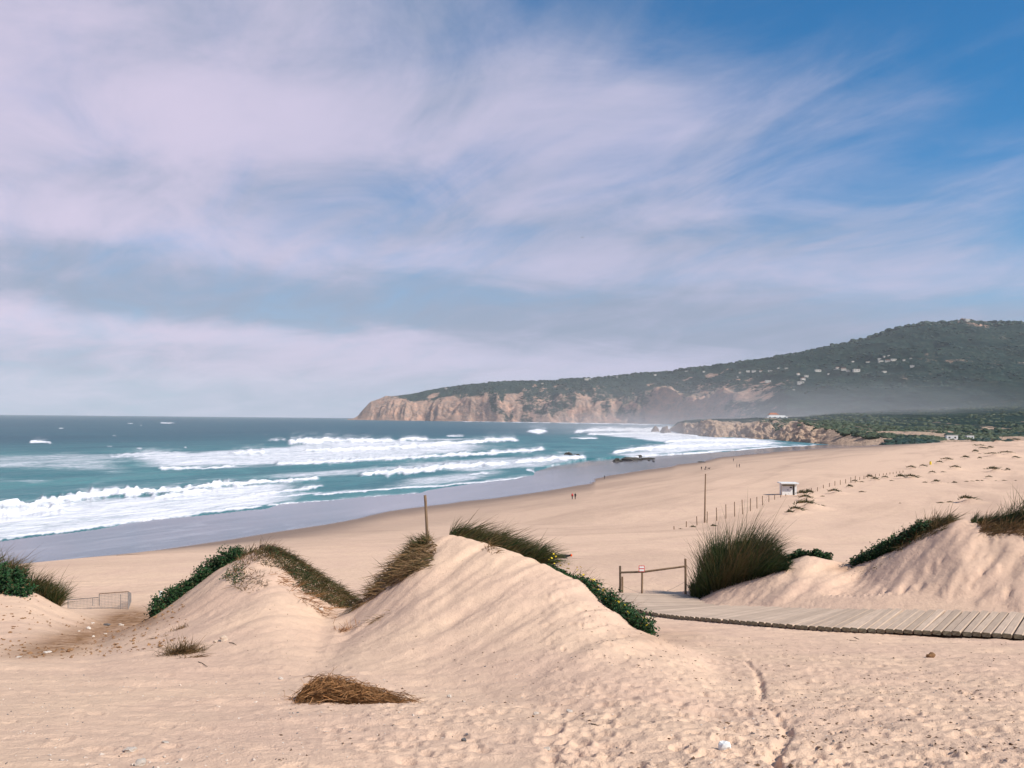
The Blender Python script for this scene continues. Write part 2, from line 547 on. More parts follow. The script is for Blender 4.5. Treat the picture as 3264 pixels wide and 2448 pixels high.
def sea_material():
    m, t, bs = new_mat('sea_water')
    pos = t.n('ShaderNodeNewGeometry').outputs['Position']
    foam, shal = attr(t, 'foam'), attr(t, 'shallow')
    rot = t.n('ShaderNodeVectorRotate', rotation_type='Z_AXIS', inp={'Vector': pos, 'Angle': R(-62)}).outputs[0]
    st = t.n('ShaderNodeVectorMath', operation='MULTIPLY', inp={0: rot, 1: (0.35, 1.0, 1.0)}).outputs[0]
    n1 = t.noise(st, 0.30, 6, 0.68, 0.8)
    n2 = t.noise(st, 0.045, 6, 0.62, 0.8)
    n3 = t.noise(st, 0.009, 5, 0.6)
    deep = t.mix(t.smooth(n3, 0.35, 0.65), (0.006, 0.064, 0.092, 1), (0.012, 0.088, 0.112, 1))
    shallow = t.mix(t.smooth(n2, 0.3, 0.7), (0.028, 0.128, 0.150, 1), (0.062, 0.205, 0.215, 1))
    c = t.mix(shal, deep, shallow)
    c = t.mix(t.math('MULTIPLY', t.smooth(n1, 0.50, 0.75), 0.35), c, (0.02, 0.075, 0.10, 1))
    f = t.math('ADD', foam, t.math('MULTIPLY', t.math('SUBTRACT', t.math('ADD', t.math('MULTIPLY', n1, 0.6), t.math('MULTIPLY', n2, 0.5)), 0.55), 1.5))
    n4 = t.noise(st, 0.9, 5, 0.7, 0.5)
    f = t.math('ADD', f, t.math('MULTIPLY', t.math('SUBTRACT', n4, 0.5), 0.7))
    f = t.math('MULTIPLY', t.smooth(f, 0.10, 0.86), t.smooth(foam, 0.02, 0.25))
    c = t.mix(f, c, t.mix(t.smooth(t.math('ADD', foam, t.math('MULTIPLY', t.math('SUBTRACT', n1, 0.5), 0.8)), 0.55, 1.0), (0.62, 0.605, 0.655, 1), (0.80, 0.79, 0.80, 1)))
    t.t.links.new(c, bs.inputs['Base Color'])
    t.t.links.new(t.math('ADD', 0.34, t.math('MULTIPLY', f, 0.5)), bs.inputs['Roughness'])
    t.t.links.new(t.math('SUBTRACT', 0.16, t.math('MULTIPLY', f, 0.14)), bs.inputs['Specular IOR Level'])
    bs.inputs['IOR'].default_value = 1.33
    w = t.math('ADD', t.math('MULTIPLY', t.noise(st, 0.22, 5, 0.6), 1.3), t.math('MULTIPLY', t.noise(st, 1.1, 4, 0.6), 0.28))
    b = t.n('ShaderNodeBump', inp={'Strength': 0.9, 'Distance': 1.0, 'Height': w})
    t.t.links.new(b.outputs[0], bs.inputs['Normal'])
    return m


def hill_material():
    m, t, bs = new_mat('hillside')
    pos = t.n('ShaderNodeNewGeometry').outputs['Position']
    rock, sandy = attr(t, 'rock'), attr(t, 'sandy')
    s3 = t.n('ShaderNodeVectorMath', operation='MULTIPLY', inp={0: pos, 1: (1, 0.5, 1.6)}).outputs[0]
    n1 = t.noise(s3, 0.012, 7, 0.62)
    n2 = t.noise(s3, 0.05, 6, 0.65)
    g = t.mix(t.smooth(n1, 0.35, 0.65), (0.009, 0.027, 0.024, 1), (0.027, 0.050, 0.040, 1))
    g = t.mix(t.math('MULTIPLY', t.smooth(n2, 0.52, 0.74), 0.55), g, (0.095, 0.090, 0.065, 1))
    rk = t.mix(t.smooth(n2, 0.35, 0.68), (0.42, 0.255, 0.180, 1), (0.245, 0.185, 0.155, 1))
    rk = t.mix(t.smooth(n1, 0.45, 0.70), rk, (0.52, 0.300, 0.210, 1))
    n3 = t.noise(s3, 0.22, 6, 0.7, 0.8)
    rk = t.mix(t.math('MULTIPLY', t.smooth(n3, 0.52, 0.66), 0.55), rk, (0.13, 0.095, 0.080, 1))
    rf = t.math('ADD', rock, t.math('MULTIPLY', t.math('SUBTRACT', t.math('ADD', n1, n2), 1.0), 0.9))
    c = t.mix(t.smooth(rf, 0.38, 0.58), g, rk)
    sf = t.math('ADD', sandy, t.math('MULTIPLY', t.math('SUBTRACT', t.math('ADD', n1, n2), 1.0), 1.1))
    c = t.mix(t.smooth(sf, 0.42, 0.58), c, t.mix(n2, (0.52, 0.36, 0.255, 1), (0.40, 0.285, 0.215, 1)))
    t.t.links.new(c, bs.inputs['Base Color'])
    bs.inputs['Roughness'].default_value = 0.95
    bs.inputs['Specular IOR Level'].default_value = 0.05
    b = t.n('ShaderNodeBump', inp={'Strength': 0.8, 'Distance': 14.0, 'Height': t.math('ADD', t.noise(s3, 0.06, 6, 0.68), t.math('MULTIPLY', n3, 0.35))})
    t.t.links.new(b.outputs[0], bs.inputs['Normal'])
    return m


def leaf_material(name, green, green2, dry, trans=0.25):
    """Blades and leaves: 'dry' runs from fresh to straw, 'tint' varies single leaves."""
    m, t, bs = new_mat(name)
    d, ti = attr(t, 'dry'), attr(t, 'tint')
    g = t.mix(ti, (*green, 1), (*green2, 1))
    dd = t.mix(ti, (*dry, 1), tuple(q * 0.5 for q in dry) + (1,))
    c = t.mix(d, g, dd)
    t.t.links.new(c, bs.inputs['Base Color'])
    bs.inputs['Roughness'].default_value = 0.6
    bs.inputs['Specular IOR Level'].default_value = 0.2
    tr = t.n('ShaderNodeBsdfTranslucent', inp={0: c})
    mx = t.n('ShaderNodeMixShader', inp={0: trans, 1: bs.outputs[0], 2: tr.outputs[0]})
    out = [n for n in t.t.nodes if n.type == 'OUTPUT_MATERIAL'][0]
    t.t.links.new(mx.outputs[0], out.inputs[0])
    return m


M = {}
M['sand'], M['sea'], M['hill'] = sand_material(), sea_material(), hill_material()
M['grass'] = leaf_material('dune_grass', (0.012, 0.030, 0.010), (0.048, 0.074, 0.020), (0.27, 0.155, 0.072))
M['leaf'] = leaf_material('creeper_leaf', (0.006, 0.028, 0.010), (0.026, 0.085, 0.026), (0.26, 0.15, 0.08))
M['straw'] = leaf_material('straw', (0.10, 0.050, 0.022), (0.21, 0.110, 0.045), (0.43, 0.205, 0.082), 0.1)
M['scrub'] = leaf_material('scrub', (0.010, 0.027, 0.021), (0.028, 0.051, 0.035), (0.20, 0.16, 0.10), 0.0)
M['coast_scrub'] = leaf_material('coast_scrub', (0.026, 0.044, 0.024), (0.070, 0.085, 0.044), (0.20, 0.16, 0.10), 0.0)
M['wood'] = plain('weathered_wood', (0.27, 0.175, 0.105), 0.85, c2=(0.13, 0.085, 0.055), scale=9, stretch=(6, 6, 0.6), bump=0.004, bscale=22)
M['dark_wood'] = plain('dark_wood', (0.115, 0.080, 0.052), 0.9, scale=8, stretch=(6, 6, 0.6), bump=0.004)
M['plank'] = plain('grey_plank', (0.55, 0.41, 0.31), 0.9, c2=(0.41, 0.305, 0.235), scale=3.0, stretch=(0.6, 8, 8), each=0.55, bump=0.003, bscale=14)
M['plank_end'] = plain('plank_end', (0.255, 0.225, 0.155), 0.9, c2=(0.145, 0.125, 0.085), scale=12, bump=0.004)
M['white'] = plain('white_paint', (0.72, 0.71, 0.69), 0.6, var=0.12)
M['red'] = plain('red_paint', (0.55, 0.03, 0.035), 0.5, var=0.1)
M['black'] = plain('black_cloth', (0.012, 0.012, 0.014), 0.8)
M['rock'] = plain('sea_rock', (0.095, 0.080, 0.062), 0.8, c2=(0.045, 0.040, 0.034), scale=0.6, bump=0.25, bscale=0.8)
M['stack'] = plain('stack_rock', (0.235, 0.165, 0.135), 0.9, c2=(0.12, 0.09, 0.078), scale=0.08, bump=1.5, bscale=0.15)
M['stone'] = plain('pale_stone', (0.74, 0.64, 0.55), 0.8, c2=(0.56, 0.46, 0.39), scale=9, bump=0.01, bscale=16)
M['sandstone'] = plain('sandstone', (0.60, 0.46, 0.35), 0.9, c2=(0.47, 0.35, 0.27), scale=7, bump=0.01, bscale=14)
M['pebble'] = plain('pebble', (0.60, 0.49, 0.40), 0.8, c2=(0.44, 0.36, 0.31), scale=9)
M['grey_stone'] = plain('grey_stone', (0.15, 0.14, 0.14), 0.7, scale=9, bump=0.006)
M['brown_stone'] = plain('brown_clod', (0.27, 0.145, 0.070), 0.9, scale=14, bump=0.01)
M['litter'] = plain('dry_litter', (0.13, 0.075, 0.045), 0.9, scale=14)
M['metal'] = plain('galvanised_wire', (0.25, 0.22, 0.21), 0.6, var=0.3)
M['wall'] = plain('house_wall', (0.50, 0.45, 0.40), 0.8, var=0.25, scale=0.3)
M['roof'] = plain('tile_roof', (0.42, 0.17, 0.095), 0.85, scale=0.6)
M['beige'] = plain('beige_wall', (0.55, 0.42, 0.32), 0.9, scale=0.2)
M['window'] = plain('window_dark', (0.03, 0.035, 0.045), 0.2)
M['yellow'] = plain('yellow_petal', (0.70, 0.50, 0.03), 0.6, var=0.1)

# ================================================================== small dunes behind, each round a tuft of grass
TUFTS = [(795, 570, 80), (470, 690, 60), (790, 697, 110), (345, 715, 70), (275, 688, 70), (180, 732, 50), (90, 738, 60), (555, 717, 40), (665, 692, 90), (30, 805, 60),
         (1345, 572, 90), (1060, 628, 60), (1195, 607, 40), (1820, 608, 130), (2005, 604, 50), (1810, 414, 130), (1980, 400, 130), (2100, 442, 60), (1475, 445, 70), (1655, 445, 40),
         (1240, 473, 100), (1150, 502, 60), (945, 547, 60), (1110, 747, 70), (1340, 740, 50), (1260, 743, 20), (1490, 727, 40), (1560, 720, 30), (1625, 717, 40), (1685, 717, 30),
         (1770, 685, 60), (1860, 714, 20), (1960, 714, 40), (2105, 714, 25), (660, 997, 25), (1165, 994, 70), (1280, 984, 60), (1480, 983, 140), (1650, 970, 50),
         (1590, 240, 60), (1595, 284, 40), (1660, 298, 80), (1690, 328, 70), (1785, 318, 60), (1600, 368, 60), (1655, 377, 25), (1770, 222, 90), (1850, 246, 120),
         (2030, 222, 60), (2100, 226, 90), (2170, 200, 60), (970, 738, 50), (180, 858, 60)]
TUFTS = [(2700 + x * 0.255, 1350 + y * 0.255, w * 0.255) for x, y, w in TUFTS]
TUFTS += [(2100 + x * 0.526, 1300 + y * 0.526, w * 0.526) for x, y, w in
          [(868, 536, 55), (905, 527, 45), (885, 560, 60), (882, 608, 95), (825, 632, 60), (792, 645, 40), (990, 608, 25), (1060, 522, 55), (990, 537, 22), (130, 735, 22), (205, 722, 30), (330, 716, 30)]]
TUFTS = np.array(TUFTS)
tuft_pos = hit(TUFTS[:, 0], TUFTS[:, 1], 60, 1000, 450)
tuft_w = TUFTS[:, 2] * tuft_pos[:, 1] / FPX
for p, w in zip(tuft_pos, tuft_w):
    if w > 1.2:
        BUMPS.append((p[0] + 0.25 * w, p[1] - 0.15 * w, min(0.42 * w, 3.6), 1.7 * w, 1.0 * w))
tuft_pos[:, 2] = ground(tuft_pos[:, 0], tuft_pos[:, 1])

# ================================================================== sand: one sheet near the eye, one beyond
WET = np.array([(-1500, 2080), (-400, 1908), (0, 1845), (86, 1829), (167, 1813), (264, 1795), (384, 1770), (500, 1754), (746, 1718), (1100, 1663), (1234, 1634), (1368, 1613), (1547, 1593),
                (1746, 1564), (1880, 1542), (1893, 1536), (1897, 1526), (1972, 1513), (2035, 1502), (2137, 1489), (2159, 1481), (2222, 1474), (2300, 1456), (2468, 1440), (2600, 1430), (2694, 1424), (3000, 1410)], float)
EDGE = np.array([(-1500, 1930), (-400, 1785), (0, 1727), (199, 1702), (398, 1674), (597, 1648), (746, 1631), (840, 1620), (900, 1606), (1050, 1598), (1203, 1584), (1343, 1569), (1420, 1556), (1498, 1544), (1622, 1529), (1700, 1516),
                 (1712, 1500), (1756, 1484), (1870, 1462), (1950, 1458), (2089, 1450), (2270, 1441), (2415, 1430), (2596, 1420), (2640, 1418), (2700, 1395)], float)

# -- near sheet
nu, ny = 820, 620
v = np.linspace(-1, 1, nu)
us = 0.66 * v + 0.34 * v ** 5
ys = np.geomspace(1.6, 60.0, ny)
Ug, Yg = np.meshgrid(us, ys)
Xg = Ug * Yg
Zg = ground(Xg, Yg)
near = sstep(34, 8, Yg)
PXn, PYn = pixel(np.stack([Xg, Yg, Zg], -1))
walk = sstep(0.02, 0.14, Ug) * sstep(30, 20, Yg)                     # the trodden side, right of the middle dune
onC = np.clip(DUNE_C.h(Xg, Yg) / 0.6, 0, 1)
onL = np.clip(DUNE_L.h(Xg, Yg) / 0.6, 0, 1)
onR = np.clip(DUNE_R.h(Xg, Yg) / 0.5, 0, 1)
fade = sstep(50, 25, Yg)
# wind streaks combed down the dune faces
a1, b1 = Xg * 0.50 + Yg * 0.87, -Xg * 0.87 + Yg * 0.50
det = 0.085 * fbm(a1 / 2.6, b1 / 0.34, 3, 41) * np.maximum(onC, 0.6 * onL) * fade
a2, b2 = Xg * 0.78 + Yg * 0.62, -Xg * 0.62 + Yg * 0.78
det += 0.12 * fbm(a2 / 1.7, b2 / 0.38, 3, 47) * onR * fade
# long low ripples on the flat
det += 0.045 * fbm(Xg / 1.3, Yg / 0.40, 3, 51) * (1 - np.maximum(onC, onL)) * fade
det += 0.014 * fbm(Xg / 0.16, Yg / 0.13, 3, 57) * near
det += 0.028 * fbm(Xg / 0.21, Yg / 0.17, 3, 59) * walk * sstep(20, 12, Yg) * (1 - 0.7 * onC)
det += 0.027 * fbm(Xg / 0.55, Yg / 0.5, 3, 61) * np.maximum(walk * (1 - 0.6 * onC) * (1 - 0.6 * onR), 0.3 * onR) * fade
Zg += det


def dent(px_, py_, a, b, depth, ang, rim=0.42):
    """One footprint or hollow, with a low rim of pushed up sand."""
    d_ = py_
    i0, i1 = np.searchsorted(ys, [d_ - 1.9 * max(a, b), d_ + 1.9 * max(a, b)])
    u_ = px_ / py_
    w_ = 1.9 * max(a, b) / py_ + 0.01
    j0, j1 = np.searchsorted(us, [u_ - w_, u_ + w_])
    if i1 - i0 < 2 or j1 - j0 < 2:
        return
    xx, yy = Xg[i0:i1, j0:j1] - px_, Yg[i0:i1, j0:j1] - py_
    c, s_ = math.cos(ang), math.sin(ang)
    q = np.sqrt(((xx * c + yy * s_) / a) ** 2 + ((-xx * s_ + yy * c) / b) ** 2)
    Zg[i0:i1, j0:j1] += -depth * sstep(1.05, 0.45, q) + rim * depth * np.exp(-((q - 1.2) / 0.22) ** 2)


def in_walk(n, y0, y1, u0, u1):
    y = np.exp(rng.uniform(math.log(y0), math.log(y1), n))
    return rng.uniform(u0, u1, n) * y, y


x_, y_ = in_walk(3000, 3.2, 24, 0.04, 0.78)
for a, b in zip(x_, y_):
    if b < 19.5 or a > 9:
        dent(a, b, rng.uniform(0.05, 0.12), rng.uniform(0.035, 0.07), rng.uniform(0.006, 0.020), rng.uniform(0, 3.1))
x_, y_ = in_walk(420, 3.5, 9, -0.2, 0.12)
for a, b in zip(x_, y_):
    dent(a, b, rng.uniform(0.06, 0.13), rng.uniform(0.05, 0.08), rng.uniform(0.006, 0.018), rng.uniform(0, 3.1))
x_, y_ = in_walk(260, 22, 25.5, 0.28, 0.75)
for a, b in zip(x_, y_):
    dent(a, b, rng.uniform(0.12, 0.24), rng.uniform(0.08, 0.15), rng.uniform(0.015, 0.04), rng.uniform(0.5, 1.6))
x_, y_ = in_walk(160, 3.5, 16, -0.7, -0.1)
for a, b in zip(x_, y_):
    dent(a, b, rng.uniform(0.05, 0.12), rng.uniform(0.05, 0.08), rng.uniform(0.006, 0.016), rng.uniform(0, 3.1))
# the runnel that rain has cut through the trodden sand
RUN = [(370, 440), (430, 490), (462, 560), (470, 620), (466, 690)], [(520, 735), (575, 780), (625, 835), (645, 890), (625, 950), (575, 1000), (548, 1050), (555, 1100), (600, 1150), (640, 1210)]
for line in RUN:
    q = np.array(line, float)
    q = np.c_[np.interp(np.linspace(0, len(q) - 1, 60), np.arange(len(q)), q[:, 0]), np.interp(np.linspace(0, len(q) - 1, 60), np.arange(len(q)), q[:, 1])]
    h3 = hit(2200 + q[:, 0] * 0.481, 1900 + q[:, 1] * 0.481, 3, 25, 200)
    for k, p in enumerate(h3):
        dent(p[0] + rng.uniform(-0.015, 0.015), p[1], rng.uniform(0.045, 0.07), rng.uniform(0.05, 0.08), 0.026, 0, 0.0)
# the boardwalk: its near edge, and the sand kept below the planks
WALK = np.array([(17.6, 14.7, -4.28), (14.4, 17.05, -4.40), (11.2, 19.4, -4.55), (9.4, 20.7, -4.79), (7.65, 22, -5.04), (6.6, 23.1, -5.19), (5.4, 24.8, -5.46), (4.39, 26.5, -5.73), (3.8, 28.4, -5.95), (3.7, 30.2, -6.08), (3.85, 32.0, -6.20)], float)
for _ in range(2):                                                    # two rounds of corner cutting
    w0, w1 = WALK[:-1], WALK[1:]
    WALK = np.concatenate([WALK[:1], np.stack([0.75 * w0 + 0.25 * w1, 0.25 * w0 + 0.75 * w1], 1).reshape(-1, 3), WALK[-1:]])
WALK[:, 2] += CZ
wl = np.r_[0, np.cumsum(np.hypot(np.diff(WALK[:, 0]), np.diff(WALK[:, 1])))]
NPL = int(wl[-1] / 0.2)
wp = np.stack([np.interp(np.linspace(0, wl[-1], NPL), wl, WALK[:, k]) for k in range(3)], 1)
wd = np.gradient(wp[:, :2], axis=0); wd /= np.linalg.norm(wd, axis=1)[:, None]
wn = np.c_[wd[:, 1], -wd[:, 0]]                                       # across the walk, away from the eye
WIDE = 2.75
m = (Yg > 14) & (Yg < 36) & (Xg > 1) & (Xg < 22)
vx, vy = Xg[m], Yg[m]
best = np.full(vx.shape, 9e9); lat = np.zeros_like(vx); pz = np.zeros_like(vx)
fi = np.linspace(0, NPL - 1, NPL * 2)
wq = np.stack([np.interp(fi, np.arange(NPL), wp[:, k]) for k in range(3)], 1)
wdq = np.stack([np.interp(fi, np.arange(NPL), wd[:, k]) for k in range(2)], 1)
for k in range(len(wq)):
    dx, dy = vx - wq[k, 0], vy - wq[k, 1]
    al = np.abs(dx * wdq[k, 0] + dy * wdq[k, 1])
    la = dx * wdq[k, 1] - dy * wdq[k, 0]
    e = al + 0.2 * np.abs(la - 1.3)
    b_ = e < best
    best[b_], lat[b_], pz[b_] = e[b_], la[b_], wq[k, 2]
cap = np.where((lat > -0.12) & (lat < WIDE - 0.35), pz - 0.115, np.where(lat <= -0.12, pz - 0.135 + np.clip(-lat - 0.12, 0, 9) * 0.30 + 0.07 * np.maximum(fbm(vx / 0.9, vy / 0.9, 2, 71), -0.1), pz - 0.115 + (lat - WIDE + 0.35) * 0.45))
zz = np.minimum(Zg[m], np.where(best < 1.5, cap, 99))
zz = np.where((best < 1.5) & (lat >= WIDE - 0.35) & (lat < WIDE + 1.2), np.maximum(zz, pz - 0.13 + (lat - WIDE + 0.35) * 0.25), zz)
Zg[m] = zz
earth = np.exp(-((PXn - 230) / 250) ** 2 - ((PYn - (2040 - 0.30 * (PXn - 230))) / 46) ** 2) * sstep(12, 14, Yg)
earth += 0.75 * np.exp(-((PXn - 420) / 90) ** 2 - ((PYn - 1968) / 26) ** 2) * sstep(12, 14, Yg)
earth += 0.35 * np.exp(-((PXn - 2110) / 120) ** 2 - ((PYn - 2030) / 32) ** 2) * sstep(9, 11, Yg)
earth += 0.6 * np.exp(-((PXn - 2700) / 60) ** 2 - ((PYn - 1808) / 12) ** 2) + 0.8 * np.exp(-((PXn - 3262) / 60) ** 2 - ((PYn - 1640) / 40) ** 2) * (Yg < 33)
zero = np.zeros(Xg.size)
me = mesh_np('sand_near', np.c_[Xg.ravel(), Yg.ravel(), Zg.ravel()], grid_faces(ny, nu), [M['sand']],
             {'wet': zero, 'film': zero, 'earth': np.clip(earth, 0, 1).ravel(), 'near': (0.25 + 0.75 * near).ravel()})
tag(link('dune_sand', me), kind='structure')


def gz(x, y):
    """Height of the finished sand (with its ripples and footprints) near the eye."""
    x, y = np.atleast_1d(np.asarray(x, float)), np.atleast_1d(np.asarray(y, float))
    i = np.clip(np.searchsorted(ys, y) - 1, 0, ny - 2)
    j = np.clip(np.searchsorted(us, x / y) - 1, 0, nu - 2)
    fy = np.clip((y - ys[i]) / (ys[i + 1] - ys[i]), 0, 1)
    fu = np.clip((x / y - us[j]) / (us[j + 1] - us[j]), 0, 1)
    z = Zg[i, j] * (1 - fy) * (1 - fu) + Zg[i, j + 1] * (1 - fy) * fu + Zg[i + 1, j] * fy * (1 - fu) + Zg[i + 1, j + 1] * fy * fu
    return np.where(y < 59.5, z, ground(x, y))


# -- far sheet: slope, beach, dune field
nu2, ny2 = 620, 330
uu = np.linspace(-1.3, 0.95, nu2)
yy = np.geomspace(59.2, 1020.0, ny2)
U2, Y2 = np.meshgrid(uu, yy)
X2 = U2 * Y2
Z2 = ground(X2, Y2) - 0.04 * (Y2 < 60.2)
PX2, PY2 = pixel(np.stack([X2, Y2, Z2], -1))
nz = fbm(X2 / 18, Y2 / 30, 3, 77)
we = np.interp(PX2, WET[:, 0], WET[:, 1]) + 5 * nz * (300 / Y2).clip(0.2, 1)
sc2 = np.clip(170 / Y2, 0.12, 1.0)
dY = (PY2 - we) / sc2
s2 = (X2 - shore_x(Y2)) * 0.878
beachy = sstep(135, 95, s2)
film = sstep(1.5, -1.5, dY) * beachy
wet = (0.72 * (1 - sstep(0, 40, dY)) + 0.22 * (1 - sstep(55, 75, dY + 25 * nz)) + 0.16 * (1 - sstep(120, 150, dY + 60 * nz))) * beachy
Z2 += 0.10 * fbm(X2 / 5, Y2 / 9, 3, 81) * (1 - film) * sstep(700, 100, Y2)
keep = s2 > -70
me = mesh_np('sand_far', np.c_[X2.ravel(), Y2.ravel(), Z2.ravel()], grid_faces(ny2, nu2, keep), [M['sand']],
             {'wet': np.clip(wet, 0, 1).ravel(), 'film': np.clip(film, 0, 1).ravel(), 'earth': np.zeros(X2.size), 'near': (0.22 * sstep(140, 50, Y2)).ravel()})
tag(link('beach_sand', me), kind='structure')

# ================================================================== the sea with its lines of surf
nu3, ny3 = 800, 600
uu = np.concatenate([np.linspace(-1.4, -0.63, 90), np.linspace(-0.628, 0.40, 660), np.linspace(0.403, 0.62, 50)])
yy = np.concatenate([np.geomspace(95.0, 2500, 470), np.geomspace(2530, 17500, ny3 - 470)])
U3, Y3 = np.meshgrid(uu, yy)
X3 = U3 * Y3
PX3, PY3 = pixel(np.stack([X3, Y3, np.zeros_like(X3)], -1))
ed = np.interp(PX3, EDGE[:, 0], EDGE[:, 1])
wob = fbm(X3 / 16, Y3 / 16, 3, 91)
inside = ed + 8 * wob * np.clip(200 / Y3, 0.1, 1) - PY3              # pixels seaward of the swash edge
foam = np.zeros_like(X3)
lift = np.zeros_like(X3)
g1 = lambda pts: [(x * 0.4973, 1300 + y * 0.4973, h * 0.4973) for x, y, h in pts]
g2 = lambda pts: [(1050 + x * 0.4973, 1300 + y * 0.4973, h * 0.4973) for x, y, h in pts]
g3 = lambda pts: [(1800 + x * 0.3617, 1100 + y * 0.3617, h * 0.3617) for x, y, h in pts]


def band(pts, inten, up=0.0, skew=0.35, soft=18):
    q = np.array(pts, float)
    x0, x1 = q[0, 0], q[-1, 0]
    hm = q[:, 2].max()
    cs = np.where((PX3[200] > x0 - 20) & (PX3[200] < x1 + 20))[0]
    if len(cs) < 2:
        return
    mid = (cs[0] + cs[-1]) // 2
    span = abs(PY3[200, cs[-1]] - PY3[200, cs[0]]) + 6
    rs = np.where((PY3[:, mid] > q[:, 1].min() - 9 * hm - span) & (PY3[:, mid] < q[:, 1].max() + 3 * hm + span))[0]
    if len(rs) < 1:
        return
    w = (slice(rs[0], rs[-1] + 1), slice(cs[0], cs[-1] + 1))
    PX, PY, XX, YY = PX3[w], PY3[w], X3[w], Y3[w]
    yc = np.interp(PX, q[:, 0], q[:, 1])
    hh = np.interp(PX, q[:, 0], q[:, 2])
    wv = fbm(PX / 26, yc * 0 + q[0, 1], 3, int(q[0, 1]) % 97)
    yc = yc + hh * 0.7 * wv
    hh = hh * (1 + 1.1 * fbm(PX / 14, yc * 0 + q[0, 0], 3, int(abs(q[0, 0])) % 89))
    e = np.clip((PX - x0) / soft, 0, 1) * np.clip((x1 - PX) / soft, 0, 1)
    t_ = (PY - yc) / np.maximum(hh, 0.5)
    tear = fbm(XX / (2 + YY / 160), YY / (4 + YY / 60), 3, 17)
    p_ = sstep(1.6, 0.10, np.abs(t_ + 0.6 * tear)) * e
    t2 = (PY - yc) / np.maximum(np.interp(PX, q[:, 0], q[:, 2]), 0.5)
    trail = np.exp(-np.clip(-t2 - 0.3, 0, 99) / 3.0) * (t2 < 0) * e * (0.62 + 0.6 * tear)      # torn foam behind the crest
    foam[w] = np.maximum(foam[w], np.maximum(p_, trail) * inten)
    if up:
        lift[w] = np.maximum(lift[w], up * np.exp(-((t_ + skew) / 1.1) ** 2) * e)


def patch(poly, inten, soft=10):
    """A sheet of thinner foam inside a polygon (upper and lower edge given)."""
    global foam
    up_, lo_ = np.array(poly[0], float), np.array(poly[1], float)
    yt, yb = np.interp(PX3, up_[:, 0], up_[:, 1]), np.interp(PX3, lo_[:, 0], lo_[:, 1])
    x0, x1 = max(up_[0, 0], lo_[0, 0]), min(up_[-1, 0], lo_[-1, 0])
    nzp = fbm(X3 / 45, Y3 / 80, 3, int(abs(up_[0, 1])) % 83)
    e = sstep(0, 1, (PX3 - x0) / 260 + 0.5 * nzp) * sstep(0, 1, (x1 - PX3) / 200 + 0.5 * nzp)
    sh = soft * 1.6 * nzp
    f = sstep(-soft * 0.3, soft * 1.5, PY3 - yt + sh) * sstep(-soft * 0.3, soft * 1.5, yb - PY3 + sh) * e
    foam = np.maximum(foam, f * inten)


patch(([(-1500, 1800), (0, 1622), (240, 1590), (500, 1572), (770, 1545), (1030, 1530)], [(-1500, 1940), (0, 1727), (398, 1674), (840, 1616), (1000, 1590), (1030, 1580)]), 0.75, 6)
patch((g1([(600, 300, 0), (1200, 275, 0), (1850, 235, 0), (2111, 200, 0), (2700, 195, 0), (3330, 205, 0)]), g1([(600, 400, 0), (1500, 395, 0), (2111, 360, 0), (2500, 350, 0), (3000, 310, 0), (3330, 260, 0)])), 0.70, 9)
patch((g2([(0, 500, 0), (500, 430, 0), (900, 395, 0), (1330, 385, 0)]), g2([(0, 560, 0), (500, 520, 0), (900, 490, 0), (1330, 440, 0)])), 0.60, 8)
patch((g2([(150, 330, 0), (900, 330, 0), (1500, 280, 0), (1750, 270, 0)]), g2([(150, 400, 0), (900, 420, 0), (1300, 390, 0), (1750, 330, 0)])), 0.60, 8)
patch((g1([(-3000, 330, 0), (0, 300, 0), (500, 280, 0), (1000, 300, 0)]), g1([(-3000, 420, 0), (0, 400, 0), (500, 420, 0), (1000, 440, 0)])), 0.50, 12)
patch((g1([(1500, 430, 0), (2000, 400, 0), (2500, 360, 0), (3000, 330, 0), (3500, 290, 0)]), g1([(1500, 470, 0), (2000, 450, 0), (2500, 420, 0), (3000, 400, 0), (3500, 370, 0)])), 0.58, 8)
patch((g1([(-1000, 440, 0), (0, 440, 0), (300, 450, 0), (560, 480, 0)]), g1([(-1000, 490, 0), (0, 485, 0), (300, 500, 0), (560, 500, 0)])), 0.34, 6)
patch((g3([(-100, 740, 0), (300, 745, 0), (900, 725, 0), (1030, 770, 0), (1700, 828, 0), (2260, 878, 0)]), g3([(-100, 770, 0), (300, 790, 0), (700, 850, 0), (1000, 880, 0), (1700, 915, 0), (2260, 890, 0)])), 0.74, 5)
patch((g3([(100, 960, 0), (500, 930, 0), (900, 860, 0), (1100, 815, 0), (1700, 830, 0), (2220, 880, 0)]), g3([(100, 1010, 0), (500, 995, 0), (900, 970, 0), (1300, 940, 0), (1700, 910, 0), (2220, 888, 0)])), 0.74, 5)
band([(-900, 1770, 14), (-300, 1670, 12)] + g1([(0, 640, 19), (180, 638, 19), (350, 615, 20), (480, 592, 20), (620, 566, 21), (750, 562, 21), (900, 556, 18), (1050, 546, 18), (1130, 540, 18), (1300, 521, 17), (1400, 506, 16), (1560, 496, 10)]), 0.92, 1.1)
band([(-900, 1800, 14)] + g1([(0, 692, 20), (200, 682, 18), (430, 657, 12)]), 1.0, 0.8)
band(g1([(960, 590, 8), (1060, 575, 15), (1200, 555, 16), (1350, 538, 14)]), 0.95, 0.5)
band([(-1500, 1925, 12), (-400, 1778, 9)] + g1([(0, 838, 13), (400, 792, 12), (800, 736, 12), (1100, 702, 11), (1300, 677, 10), (1500, 647, 9), (1695, 630, 8)]), 0.88, 0.1)
band(g1([(1400, 506, 12), (1660, 482, 10), (1900, 468, 9), (2060, 455, 9)]), 0.95, 0.7)
band(g1([(1500, 580, 6), (1700, 552, 9), (1900, 530, 10), (2090, 498, 9)]), 0.85, 0.3)
